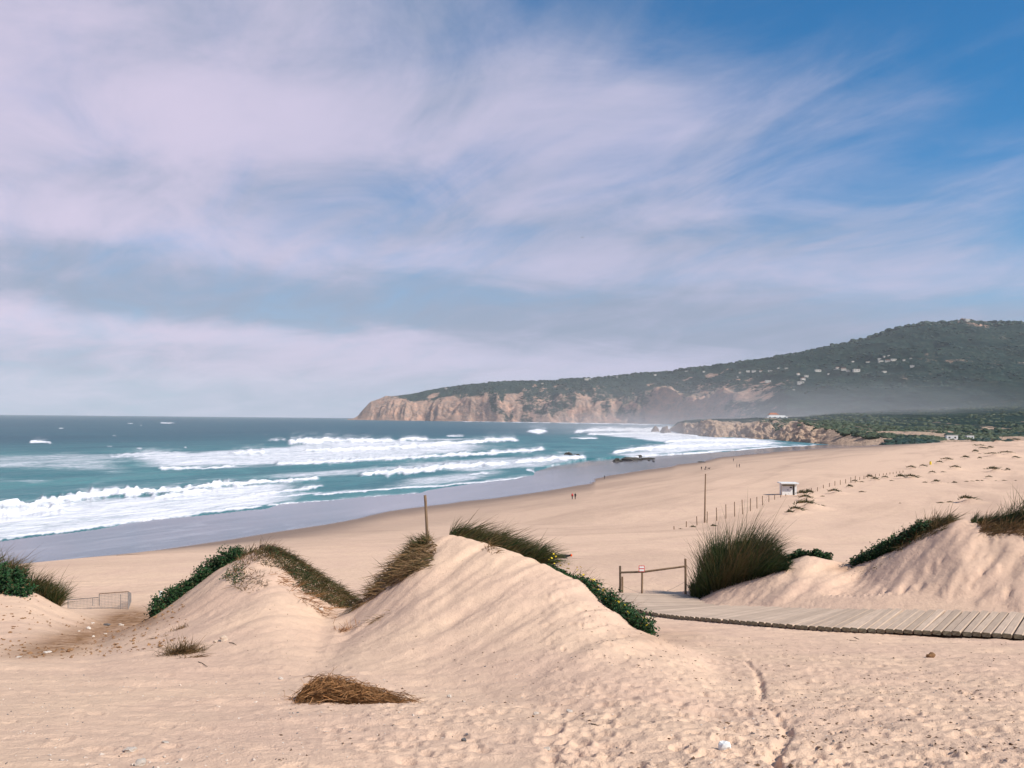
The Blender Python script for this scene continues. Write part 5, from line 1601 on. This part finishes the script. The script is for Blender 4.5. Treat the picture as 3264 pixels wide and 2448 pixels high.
def straw_heap():
    p0 = hit(np.array([945.0, 1262.0]), np.array([2234.0, 2243.0]), 3, 30, 300)
    a, b = p0
    Lx = b[0] - a[0]
    org = np.array([(a[0] + b[0]) / 2, (a[1] + b[1]) / 2, min(gz(a[0], a[1])[0], gz(b[0], b[1])[0])])
    o = tag(empty('straw_heap', org), 'arched heap of brown dead straw lying on the open sand', 'straw heap')
    ex = np.array([0, 0.05, 0.11, 0.2, 0.33, 0.45, 0.63, 0.83, 0.95, 1.0]) * Lx
    ez = np.array([0.0, 0.10, 0.17, 0.25, 0.275, 0.25, 0.175, 0.085, 0.03, 0.0])
    T = 7
    t = np.linspace(0, 1, T)
    for name, n, f0, f1, dr, tn in (('inner_straw', 1000, 0.10, 0.72, (0.0, 0.25), (0.0, 0.5)), ('outer_straw', 850, 0.55, 1.05, (0.15, 1.0), (0.0, 1.0)), ('loose_straw', 420, 0.5, 1.1, (0.3, 1.0), (0.0, 0.8))):
        x0 = Lx * rng.beta(0.9, 1.4, n) * 0.88
        ln = U_(0.10, 0.42, n) * Lx
        sl = np.ones(n)
        zt = np.zeros(n)
        if name == 'loose_straw':
            ang = U_(-1.5, 1.5, n)
            sl, zt = np.cos(ang) * rng.choice([-1, 1], n), np.sin(ang) * 0.45 * rng.random(n)
            ln = ln * 0.75
        f = U_(f0, f1, n)
        yb = rng.normal(0, 0.075, n)
        bend = rng.normal(0, 0.05, n)[:, None] * np.sin(math.pi * t) + 0.012 * np.sin(U_(0, 6, n)[:, None] + t * U_(4, 11, n)[:, None])
        xs = x0[:, None] + (ln * sl)[:, None] * t
        cross = rng.normal(0, 0.15, n)[:, None] * (t - 0.5) + bend
        xc = np.clip(xs, 0, Lx)
        zs = np.interp(xc, ex, ez) * 0.66 * f[:, None] * np.sqrt(np.clip(1 - (yb / 0.22) ** 2, 0.1, 1))[:, None] + (zt * ln)[:, None] * (t - 0.4) + rng.normal(0, 0.09, (n, 1)) * (t - 0.5) * (rng.random((n, 1)) < 0.35) + 0.5 * bend
        yy_ = yb[:, None] * (1 - 0.5 * xc / Lx) + cross
        gx, gy = a[0] + xs, (a[1] + b[1]) / 2 + 0.06 + yy_
        gzv = gz(gx.ravel(), gy.ravel()).reshape(gx.shape)
        P = np.stack([gx, gy, np.maximum(gzv - 0.006, org[2] + zs + (gzv - org[2]) * 0.5)], -1) - org
        w = U_(0.0025, 0.007, n)[:, None, None]
        up = np.array([0, 0, 1.0]) + rng.normal(0, 0.7, (n, 1, 3))
        up /= np.linalg.norm(up, axis=2)[..., None]
        V = np.stack([P - up * w / 2, P + up * w / 2], 2).reshape(-1, 3)
        base = np.arange(n) * 2 * T
        F = np.concatenate([np.c_[base + 2 * k, base + 2 * k + 1, base + 2 * k + 3, base + 2 * k + 2] for k in range(T - 1)])
        me = mesh_np(name, V, F, [M['straw']], {'dry': np.repeat(U_(*dr, n), 2 * T), 'tint': np.repeat(U_(*tn, n), 2 * T)})
        tag(link(name, me, o), kind='stuff')


straw_heap()

# -- sticks
for pts, r, lab in (([(2722, 2032), (2745, 2037), (2772, 2043)], 0.008, 'straight thin stick on the sand below the boardwalk'), ([(2700, 2038), (2712, 2044), (2731, 2045)], 0.007, 'curved twig beside the straight stick'),
                    ([(731, 2051), (742, 2054), (753, 2061)], 0.007, 'short bent twig beside the knobbly sandstone lump'), ([(632, 2111), (645, 2117), (661, 2125)], 0.005, 'thin root trailing below the half buried tuft'),
                    ([(1878, 2318), (1895, 2322), (1925, 2321)], 0.006, 'brown twig lying near the pale slab')):
    q = np.array(pts, float)
    h3 = hit(q[:, 0], q[:, 1], 3, 40, 300)
    h3[:, 2] = gz(h3[:, 0], h3[:, 1]) + r * 0.6
    mb = MB(); mb.tube([Vector(v) - Vector(h3[1]) for v in h3], [r, r * 0.9, r * 0.6], 6)
    tag(mb.build('stick', M['dark_wood'], None, True, h3[1]), lab, 'stick')


# -- pebbles, shells and litter nobody could count
def bits(name, n, y0, y1, u0, u1, s0, s1, mat, flat=0.6, power=1.0):
    y = y0 * (y1 / y0) ** (rng.random(n) ** power)
    x = U_(u0, u1, n) * y
    den = fbm(x / 1.3, y / 1.3, 2, 333)
    k = den > rng.uniform(-0.5, 0.35, n)
    x, y = x[k], y[k]
    n = len(x)
    s = np.exp(U_(math.log(s0), math.log(s1), n))
    c = np.c_[x, y, gz(x, y) + s * 0.15]
    oc = np.array([(1, 0, 0), (0, 1, 0), (-1, 0, 0), (0, -1, 0), (0, 0, flat), (0, 0, -flat)], float)
    V = (c[:, None] + oc[None] * s[:, None, None] * 0.5 * (1 + 0.5 * rng.normal(size=(n, 6, 1))) + rng.normal(size=(n, 6, 3)) * s[:, None, None] * 0.12).reshape(-1, 3)
    f = np.array([(0, 1, 4), (1, 2, 4), (2, 3, 4), (3, 0, 4), (1, 0, 5), (2, 1, 5), (3, 2, 5), (0, 3, 5)])
    F = (np.arange(n)[:, None, None] * 6 + f[None]).reshape(-1, 3)
    tag(link(name, mesh_np(name, V, F, [mat], smooth=False)), kind='stuff')


bits('pale_pebbles', 2200, 3.6, 10, -0.75, 0.30, 0.007, 0.024, M['pebble'])
bits('dark_pebbles', 1100, 3.6, 11, -0.75, 0.75, 0.008, 0.024, M['grey_stone'])
bits('brown_litter', 4200, 3.6, 20, 0.08, 0.78, 0.008, 0.036, M['litter'], 0.2)
bits('dune_litter', 500, 5, 16, -0.30, 0.12, 0.008, 0.030, M['litter'], 0.2)
bits('pale_shells', 600, 3.6, 12, 0.15, 0.78, 0.008, 0.024, M['pebble'])
bits('earth_crumbs', 700, 13, 22, -0.58, -0.36, 0.02, 0.07, M['brown_stone'], 0.5)

# -- tufts on the far dune field: a few shapes, each tuft its own thing
def tuft_mesh(seed, tall):
    n = 170
    r = np.c_[rng.normal(0, 0.22, n).clip(-0.5, 0.5), rng.normal(0, 0.14, n).clip(-0.3, 0.3), np.zeros(n)]
    r[:, 2] = 0.10 - 0.5 * (r[:, 0] ** 2)
    dirs = np.c_[r[:, 0] * 1.4 + 0.35, rng.normal(0, 0.4, n), np.full(n, 0.7)] + rng.normal(0, 0.25, (n, 3))
    dirs /= np.linalg.norm(dirs, axis=1)[:, None]
    o = blades('tuft', r, dirs, U_(0.16, 0.42, n) * tall, U_(0.03, 0.06, n), vec((0.15, 0, -0.3), n, 0.1), np.clip(rng.normal(0.35, 0.25, n), 0, 1), U_(0, 1, n), M['grass'])
    me = o.data
    bpy.data.objects.remove(o)
    return me


tm = [tuft_mesh(k, 0.75 + 0.12 * k) for k in range(5)]
for k, (p, w) in enumerate(zip(tuft_pos, tuft_w)):
    o = link('grass_tuft', tm[k % 5], None, (p[0], p[1], ground(p[0], p[1]) - 0.05))
    sc = 1.35 * w / 1.05
    o.scale = (sc, sc, min(sc, 3.2) * (1.15 if w > 1.2 else 0.9))
    if w > 4.5:
        tag(o, 'wide dark grass tuft capping a broad sand mound of the far dune field', 'grass tuft', 'wide grass tufts on the far dune field')
    elif w > 1.6:
        tag(o, 'middling dark grass tuft on a low mound of the far dune field', 'grass tuft', 'middling grass tufts on the far dune field')
    else:
        tag(o, 'tiny sprig of grass on open sand of the far dune field', 'grass tuft', 'tiny grass sprigs on the far dune field')


# -- scrub and trees on the land behind
def scrub(name, G, n, cond, s0, s1, seed, zs=0.8, mt='scrub'):
    Xw, D, Z, T = (q.ravel() for q in G)
    ok = np.where(cond(Xw, D, Z, T))[0]
    k = rng.choice(ok, n)
    c = np.c_[Xw[k], D[k], Z[k]]
    s = U_(s0, s1, n)
    c[:, 0] += rng.normal(0, 1, n) * s * 1.2
    ph = (1 + 5 ** 0.5) / 2
    ico = np.array([(-1, ph, 0), (1, ph, 0), (-1, -ph, 0), (1, -ph, 0), (0, -1, ph), (0, 1, ph), (0, -1, -ph), (0, 1, -ph), (ph, 0, -1), (ph, 0, 1), (-ph, 0, -1), (-ph, 0, 1)]) / 1.9
    fi = np.array([(0, 11, 5), (0, 5, 1), (0, 1, 7), (0, 7, 10), (0, 10, 11), (1, 5, 9), (5, 11, 4), (11, 10, 2), (10, 7, 6), (7, 1, 8), (3, 9, 4), (3, 4, 2), (3, 2, 6), (3, 6, 8), (3, 8, 9), (4, 9, 5), (2, 4, 11), (6, 2, 10), (8, 6, 7), (9, 8, 1)])
    V = c[:, None] + ico[None] * (s[:, None, None] * np.array([1.25, 1.0, zs])) * (1 + 0.35 * rng.normal(size=(n, 12, 1)).clip(-1, 1))
    F = (np.arange(n)[:, None, None] * 12 + fi[None]).reshape(-1, 3)
    ti = np.repeat(U_(0, 1, n), 12)
    tag(link(name, mesh_np(name, V.reshape(-1, 3), F, [M[mt]], {'dry': ti * 0.0, 'tint': ti}, smooth=False)), kind='stuff')


XF = lambda x, d: 1632 + FPX * x / d
scrub('coast_scrub', SG, 3300, lambda x, d, z, t: (t > 0.75) & (t < 3.0) & (fbm(x / 70, d / 130, 4, 153) < 0.10) & ((XF(x, d) > 2630 - 60 * (t - 2)) | ((XF(x, d) > 2430) & (t > 0.9) & (fbm(x / 30, d / 50, 3, 155) > 0.12))) & (XF(x, d) < 3500), 1.3, 3.3, 1, 0.7, 'coast_scrub')
scrub('foredune_scrub', SG, 420, lambda x, d, z, t: (t > 0.25) & (t < 1.2) & (fbm(x / 40, d / 60, 3, 157) > 0.08) & (XF(x, d) > 2830) & (XF(x, d) < 3500), 1.5, 4.0, 2, 0.6)
scrub('ridge_trees', HG, 1500, lambda x, d, z, t: (t > 2.93) & (t <= 3.02) & (XF(x, d) > 1560), 6, 13, 3, 0.8)
scrub('hill_scrub', HG, 3800, lambda x, d, z, t: (t > 1.3) & (t < 2.95) & (fbm(x / 150, d / 300, 3, 161) > -0.1) & (XF(x, d) > 1400) & (XF(x, d) < 3500), 4, 9, 4, 0.55)


# ================================================================== people, dogs, a bird
def skin_body(name, verts, edges, radii, mats, pick, sub=1):
    """A body grown over its skeleton as one continuous surface."""
    me = bpy.data.meshes.new(name)
    me.from_pydata(verts, edges, [])
    o = bpy.data.objects.new(name, me)
    col.objects.link(o)
    o.modifiers.new('skin', 'SKIN')
    ly = me.skin_vertices[0].data if me.skin_vertices else None
    if ly is None:
        bm = bmesh.new(); bm.from_mesh(me); bm.verts.layers.skin.verify(); bm.to_mesh(me); bm.free()
        ly = me.skin_vertices[0].data
    for v, r in zip(ly, radii):
        v.radius = r if isinstance(r, tuple) else (r, r)
    ly[0].use_root = True
    sb = o.modifiers.new('sub', 'SUBSURF'); sb.levels = sb.render_levels = sub
    dg = bpy.context.evaluated_depsgraph_get()
    out = bpy.data.meshes.new_from_object(o.evaluated_get(dg))
    bpy.data.objects.remove(o)
    out.name = name
    for m in mats:
        out.materials.append(m)
    for pl in out.polygons:
        pl.material_index = pick(pl.center)
        pl.use_smooth = True
    return out


def person_mesh(name, jacket, trousers, hair, stride=0.16, hooded=False, arm=0.05):
    V = [(0, 0, 0.95), (0, 0, 1.12), (0, 0, 1.32), (0, 0, 1.47), (0, -0.01, 1.55), (0, -0.02, 1.66), (0, -0.01, 1.74),
         (-0.17, 0, 1.41), (-0.23, arm, 1.14), (-0.24, -arm, 0.88), (-0.24, -arm - 0.02, 0.79), (0.17, 0, 1.41), (0.23, -arm, 1.14), (0.24, -2 * arm, 0.88), (0.24, -2 * arm - 0.02, 0.79),
         (-0.09, 0, 0.90), (-0.10, -stride * 0.7, 0.50), (-0.10, -stride, 0.07), (-0.10, -stride - 0.15, 0.035), (0.09, 0, 0.90), (0.10, stride * 0.4, 0.50), (0.10, stride * 1.3, 0.09), (0.10, stride * 1.3 - 0.15, 0.04)]
    E = [(0, 1), (1, 2), (2, 3), (3, 4), (4, 5), (5, 6), (2, 7), (7, 8), (8, 9), (9, 10), (2, 11), (11, 12), (12, 13), (13, 14), (0, 15), (15, 16), (16, 17), (17, 18), (0, 19), (19, 20), (20, 21), (21, 22)]
    Rr = [(0.16, 0.12), (0.155, 0.115), (0.17, 0.12), 0.075, 0.062, (0.088, 0.10), 0.07, 0.075, 0.055, 0.045, 0.04, 0.075, 0.055, 0.045, 0.04, 0.095, 0.066, 0.05, 0.045, 0.095, 0.066, 0.05, 0.045]
    skin = plain(name + '_skin', (0.42, 0.25, 0.18), 0.6)
    mats = [jacket, trousers, skin, hair, M['black']]

    def pick(c):
        if c.z > 1.68 or (c.z > 1.58 and c.y > 0.0) or (hooded and c.z > 1.5 and c.y > -0.05):
            return 3
        if c.z > 1.50:
            return 2
        if abs(c.x) > 0.19 and c.z < 0.86:
            return 2
        if c.z > 0.90:
            return 0
        return 1 if c.z > 0.10 else 4
    return skin_body(name, V, E, Rr, mats, pick)


C_ = lambda n, c: plain(n, c, 0.85, 0.15)
hair_d = C_('dark_hair', (0.02, 0.015, 0.012))
jeans, dkt, olive = C_('dark_jeans', (0.03, 0.035, 0.05)), C_('dark_trousers', (0.02, 0.02, 0.022)), C_('olive_cloth', (0.035, 0.040, 0.022))
redj, orange, greyj = C_('red_jacket', (0.50, 0.035, 0.03)), C_('orange_knit', (0.75, 0.10, 0.02)), C_('grey_jacket', (0.10, 0.09, 0.09))
z7 = lambda x, y: (1700 + x * 0.3165, 1440 + y * 0.3165)
folk = [(392, 480, 65, redj, jeans, 0.14, False, 'person in a red jacket walking beside someone in black'), (422, 480, 66, M['black'], dkt, 0.14, False, 'person all in black walking beside the red jacket'),
        (717, 276, 40, M['black'], dkt, 0.03, True, 'lone person in a long dark coat by the wet sand edge'), (1693, 184, 36, M['black'], dkt, 0.10, False, 'person in dark clothes bending near two dogs'),
        (1737, 181, 35, M['black'], jeans, 0.08, False, 'person in dark clothes standing with a dog at each side'), (2016, 97, 38, greyj, dkt, 0.05, False, 'lone person in grey on the far beach'),
        (2050, 157, 40, greyj, jeans, 0.16, False, 'walker in a pale grey top striding beside a companion'), (2075, 158, 40, M['black'], dkt, 0.12, False, 'walker in black striding beside a companion in grey')]
fp = hit(*(np.array([z7(q[0], q[1])[k] for q in folk]) for k in (0, 1)), 80, 800, 700)
for k, ((x, y, h, jk, tr, st, hood, lab), p) in enumerate(zip(folk, fp)):
    me = person_mesh('person', jk, tr, hair_d if jk is not redj else redj, st, hood, 0.05 + 0.05 * (k % 2))
    hm = min(max(h * 0.3165 * p[1] / FPX, 1.6), 1.82)
    o = link('person', me, None, p, (0, 0, random.uniform(-0.6, 0.6) + (math.pi if k in (0, 1) else 0.8 * k)))
    o.scale = (hm / 1.76,) * 3
    tag(o, lab, 'person')
if True:
    # red bag on the back of the one in the red jacket
    mb = MB(); mb.box((0, 0, 0), (0.34, 0.20, 0.48), 0, 0.85, 0.01)
    b = mb.build('backpack', M['red'], None, True, (fp[0][0], fp[0][1] - 0.18, fp[0][2] + 1.22))
    tag(b, 'red backpack carried by the person in the red jacket', 'backpack')


def lying_person():
    q = hit(np.array([1783.0]), np.array([1779.0]), 20, 150, 500)[0]
    V = [(0, 0, 0.13), (0.22, 0, 0.15), (0.44, 0, 0.17), (0.60, 0, 0.19), (0.68, 0, 0.20), (0.79, -0.01, 0.22), (0.87, -0.01, 0.23),
         (0.46, -0.19, 0.15), (0.30, -0.30, 0.08), (0.52, -0.34, 0.07), (0.60, -0.34, 0.07), (0.46, 0.19, 0.16), (0.28, 0.30, 0.08), (0.42, 0.36, 0.07), (0.50, 0.38, 0.07),
         (-0.08, -0.10, 0.12), (-0.42, -0.12, 0.34), (-0.62, -0.12, 0.07), (-0.76, -0.12, 0.06), (-0.08, 0.10, 0.12), (-0.46, 0.14, 0.13), (-0.86, 0.16, 0.12), (-0.90, 0.16, 0.24)]
    E = [(0, 1), (1, 2), (2, 3), (3, 4), (4, 5), (5, 6), (2, 7), (7, 8), (8, 9), (9, 10), (2, 11), (11, 12), (12, 13), (13, 14), (0, 15), (15, 16), (16, 17), (17, 18), (0, 19), (19, 20), (20, 21), (21, 22)]
    Rr = [(0.16, 0.12), (0.155, 0.115), (0.17, 0.12), 0.075, 0.062, 0.095, 0.075, 0.075, 0.055, 0.045, 0.04, 0.075, 0.055, 0.045, 0.04, 0.095, 0.066, 0.05, 0.045, 0.095, 0.066, 0.05, 0.045]

    def pick(c):
        if c.x > 0.76:
            return 1
        if c.x > 0.40 and abs(c.y) < 0.25:
            return 2
        return 0
    me = skin_body('person', V, E, Rr, [olive, orange, M['black']], pick)
    o = link('person', me, None, (q[0] - 0.05, q[1], q[2] - 0.02), (0, 0, R(-6)))
    tag(o, 'person in olive clothes and orange cap lying on the sand behind the dune', 'person')


lying_person()


def dog(X, Y, rz, label, sc):
    q = hit(np.array([X]), np.array([Y]), 80, 800, 700)[0]
    V = [(0, 0, 0.50), (0.22, 0, 0.50), (-0.25, 0, 0.52), (0.36, 0, 0.62), (0.46, 0, 0.72), (0.60, 0, 0.69), (-0.40, 0, 0.60), (-0.52, 0, 0.70)]
    E = [(0, 1), (0, 2), (1, 3), (3, 4), (4, 5), (2, 6), (6, 7)]
    Rr = [0.12, 0.14, 0.105, 0.075, 0.08, 0.04, 0.03, 0.018]
    for sx, sy in ((0.24, 0.08), (0.24, -0.08), (-0.27, 0.08), (-0.27, -0.08)):
        k = len(V)
        b = 1 if sx > 0 else 2
        if sx > 0:
            V += [(sx, sy, 0.38), (sx + 0.01, sy, 0.2), (sx + 0.03, sy, 0.03)]
        else:
            V += [(sx + 0.06, sy, 0.36), (sx - 0.08, sy, 0.2), (sx - 0.03, sy, 0.03)]
        E += [(b, k), (k, k + 1), (k + 1, k + 2)]
        Rr += [0.06, 0.035, 0.032]
    me = skin_body('dog', V, E, Rr, [M['black']], lambda c: 0)
    o = link('dog', me, None, q, (0, 0, rz))
    o.scale = (sc,) * 3
    tag(o, label, 'dog')


dog(*z7(1768, 180), 0.1, 'black dog standing apart from the two people in dark clothes', 1.25)
dog(*z7(1729, 183), 2.6, 'small dog at the feet of the two people in dark clothes', 0.8)

# a gull far up in the air
mb = MB()
mb.tube([(0, -0.28, 0), (0, -0.15, 0.02), (0, 0.05, 0.02), (0, 0.3, 0)], [0.02, 0.07, 0.07, 0.015], 8)
gp = at(np.array([1856.0]), np.array([757.0]), np.array([260.0]))[0]
gull = tag(empty('gull', gp, 0.7), 'single dark gull gliding high against the clouds', 'bird')
mb.build('body', M['grey_stone'], gull, True)
for sgn in (-1, 1):
    mb = MB()
    mb.add([(0, 0.10, 0.03), (0, -0.08, 0.03), (sgn * 0.35, -0.05, 0.14), (sgn * 0.35, 0.12, 0.14), (sgn * 0.72, -0.12, 0.06), (sgn * 0.70, -0.02, 0.06),
            (0, 0.10, 0.015), (0, -0.08, 0.015), (sgn * 0.35, -0.05, 0.125), (sgn * 0.35, 0.12, 0.125), (sgn * 0.72, -0.12, 0.05), (sgn * 0.70, -0.02, 0.05)],
           [(0, 1, 2, 3), (3, 2, 4, 5), (7, 6, 9, 8), (8, 9, 11, 10), (1, 7, 8, 2), (2, 8, 10, 4), (0, 3, 9, 6), (3, 5, 11, 9), (4, 10, 11, 5)])
    mb.build('wing', M['grey_stone'], gull)
# the yellow marker by the far fence
p = hit(np.array([2966.0]), np.array([1481.0]), 100, 800, 700)[0]
mb = MB(); mb.tube([(0, 0, -0.2), (0, 0, 1.0), (0, 0, 1.35)], [0.42, 0.40, 0.28], 10)
yb = tag(empty('yellow_bin', p), 'yellow bin standing beside the far fence line', 'bin')
mb.build('body', M['yellow'], yb)
mb = MB(); mb.tube([(0, 0, 1.352), (0, 0, 1.42)], [0.32, 0.30], 10); mb.build('lid', M['grey_stone'], yb)

# ================================================================== sea air: thin haze over everything, salt spray over the surf
def air(name, lo, hi, density, colr, label=None):
    mb = MB()
    c = tuple((a + b) / 2 for a, b in zip(lo, hi))
    mb.box(c, tuple(b - a for a, b in zip(lo, hi)))
    m = bpy.data.materials.new(name)
    m.use_nodes = True
    m.node_tree.nodes.clear()
    t = NT(m.node_tree)
    vol = t.n('ShaderNodeVolumePrincipled', inp={'Color': (*colr, 1), 'Density': density, 'Anisotropy': -0.15})
    t.n('ShaderNodeOutputMaterial', inp={'Volume': vol.outputs[0]})
    return tag(mb.build(name, m), kind='stuff')


air('haze', (-24000, -60, -14), (16000, 18500, 760), 3.2e-5, (0.93, 0.95, 1.0))


def spray(loc, size, rz, density):
    """Salt spray hanging over the breakers at the end of the beach."""
    bm = bmesh.new()
    bmesh.ops.create_icosphere(bm, subdivisions=4, radius=1)
    me = bpy.data.meshes.new('sea_spray')
    bm.to_mesh(me); bm.free()
    m = bpy.data.materials.new('sea_spray')
    m.use_nodes = True
    m.node_tree.nodes.clear()
    t = NT(m.node_tree)
    co = t.n('ShaderNodeTexCoord').outputs['Object']
    ln = t.n('ShaderNodeVectorMath', operation='LENGTH', inp={0: co}).outputs['Value']
    fall = t.smooth(ln, 1.0, 0.05)
    nz = t.smooth(t.noise(co, 2.2, 4, 0.6), 0.25, 0.75)
    den = t.math('MULTIPLY', fall, t.math('ADD', 0.25, t.math('MULTIPLY', nz, 0.9)))
    vol = t.n('ShaderNodeVolumePrincipled', inp={'Color': (0.97, 0.94, 0.97, 1), 'Density': t.math('MULTIPLY', den, density), 'Anisotropy': -0.15})
    t.n('ShaderNodeOutputMaterial', inp={'Volume': vol.outputs[0]})
    me.materials.append(m)
    o = link('sea_spray', me, None, loc, (0, 0, rz))
    o.scale = size
    tag(o, kind='stuff')


spray((640, 2050, 20), (950, 600, 150), R(12), 0.0010)
spray((310, 1330, 0), (420, 420, 48), R(-55), 0.0022)
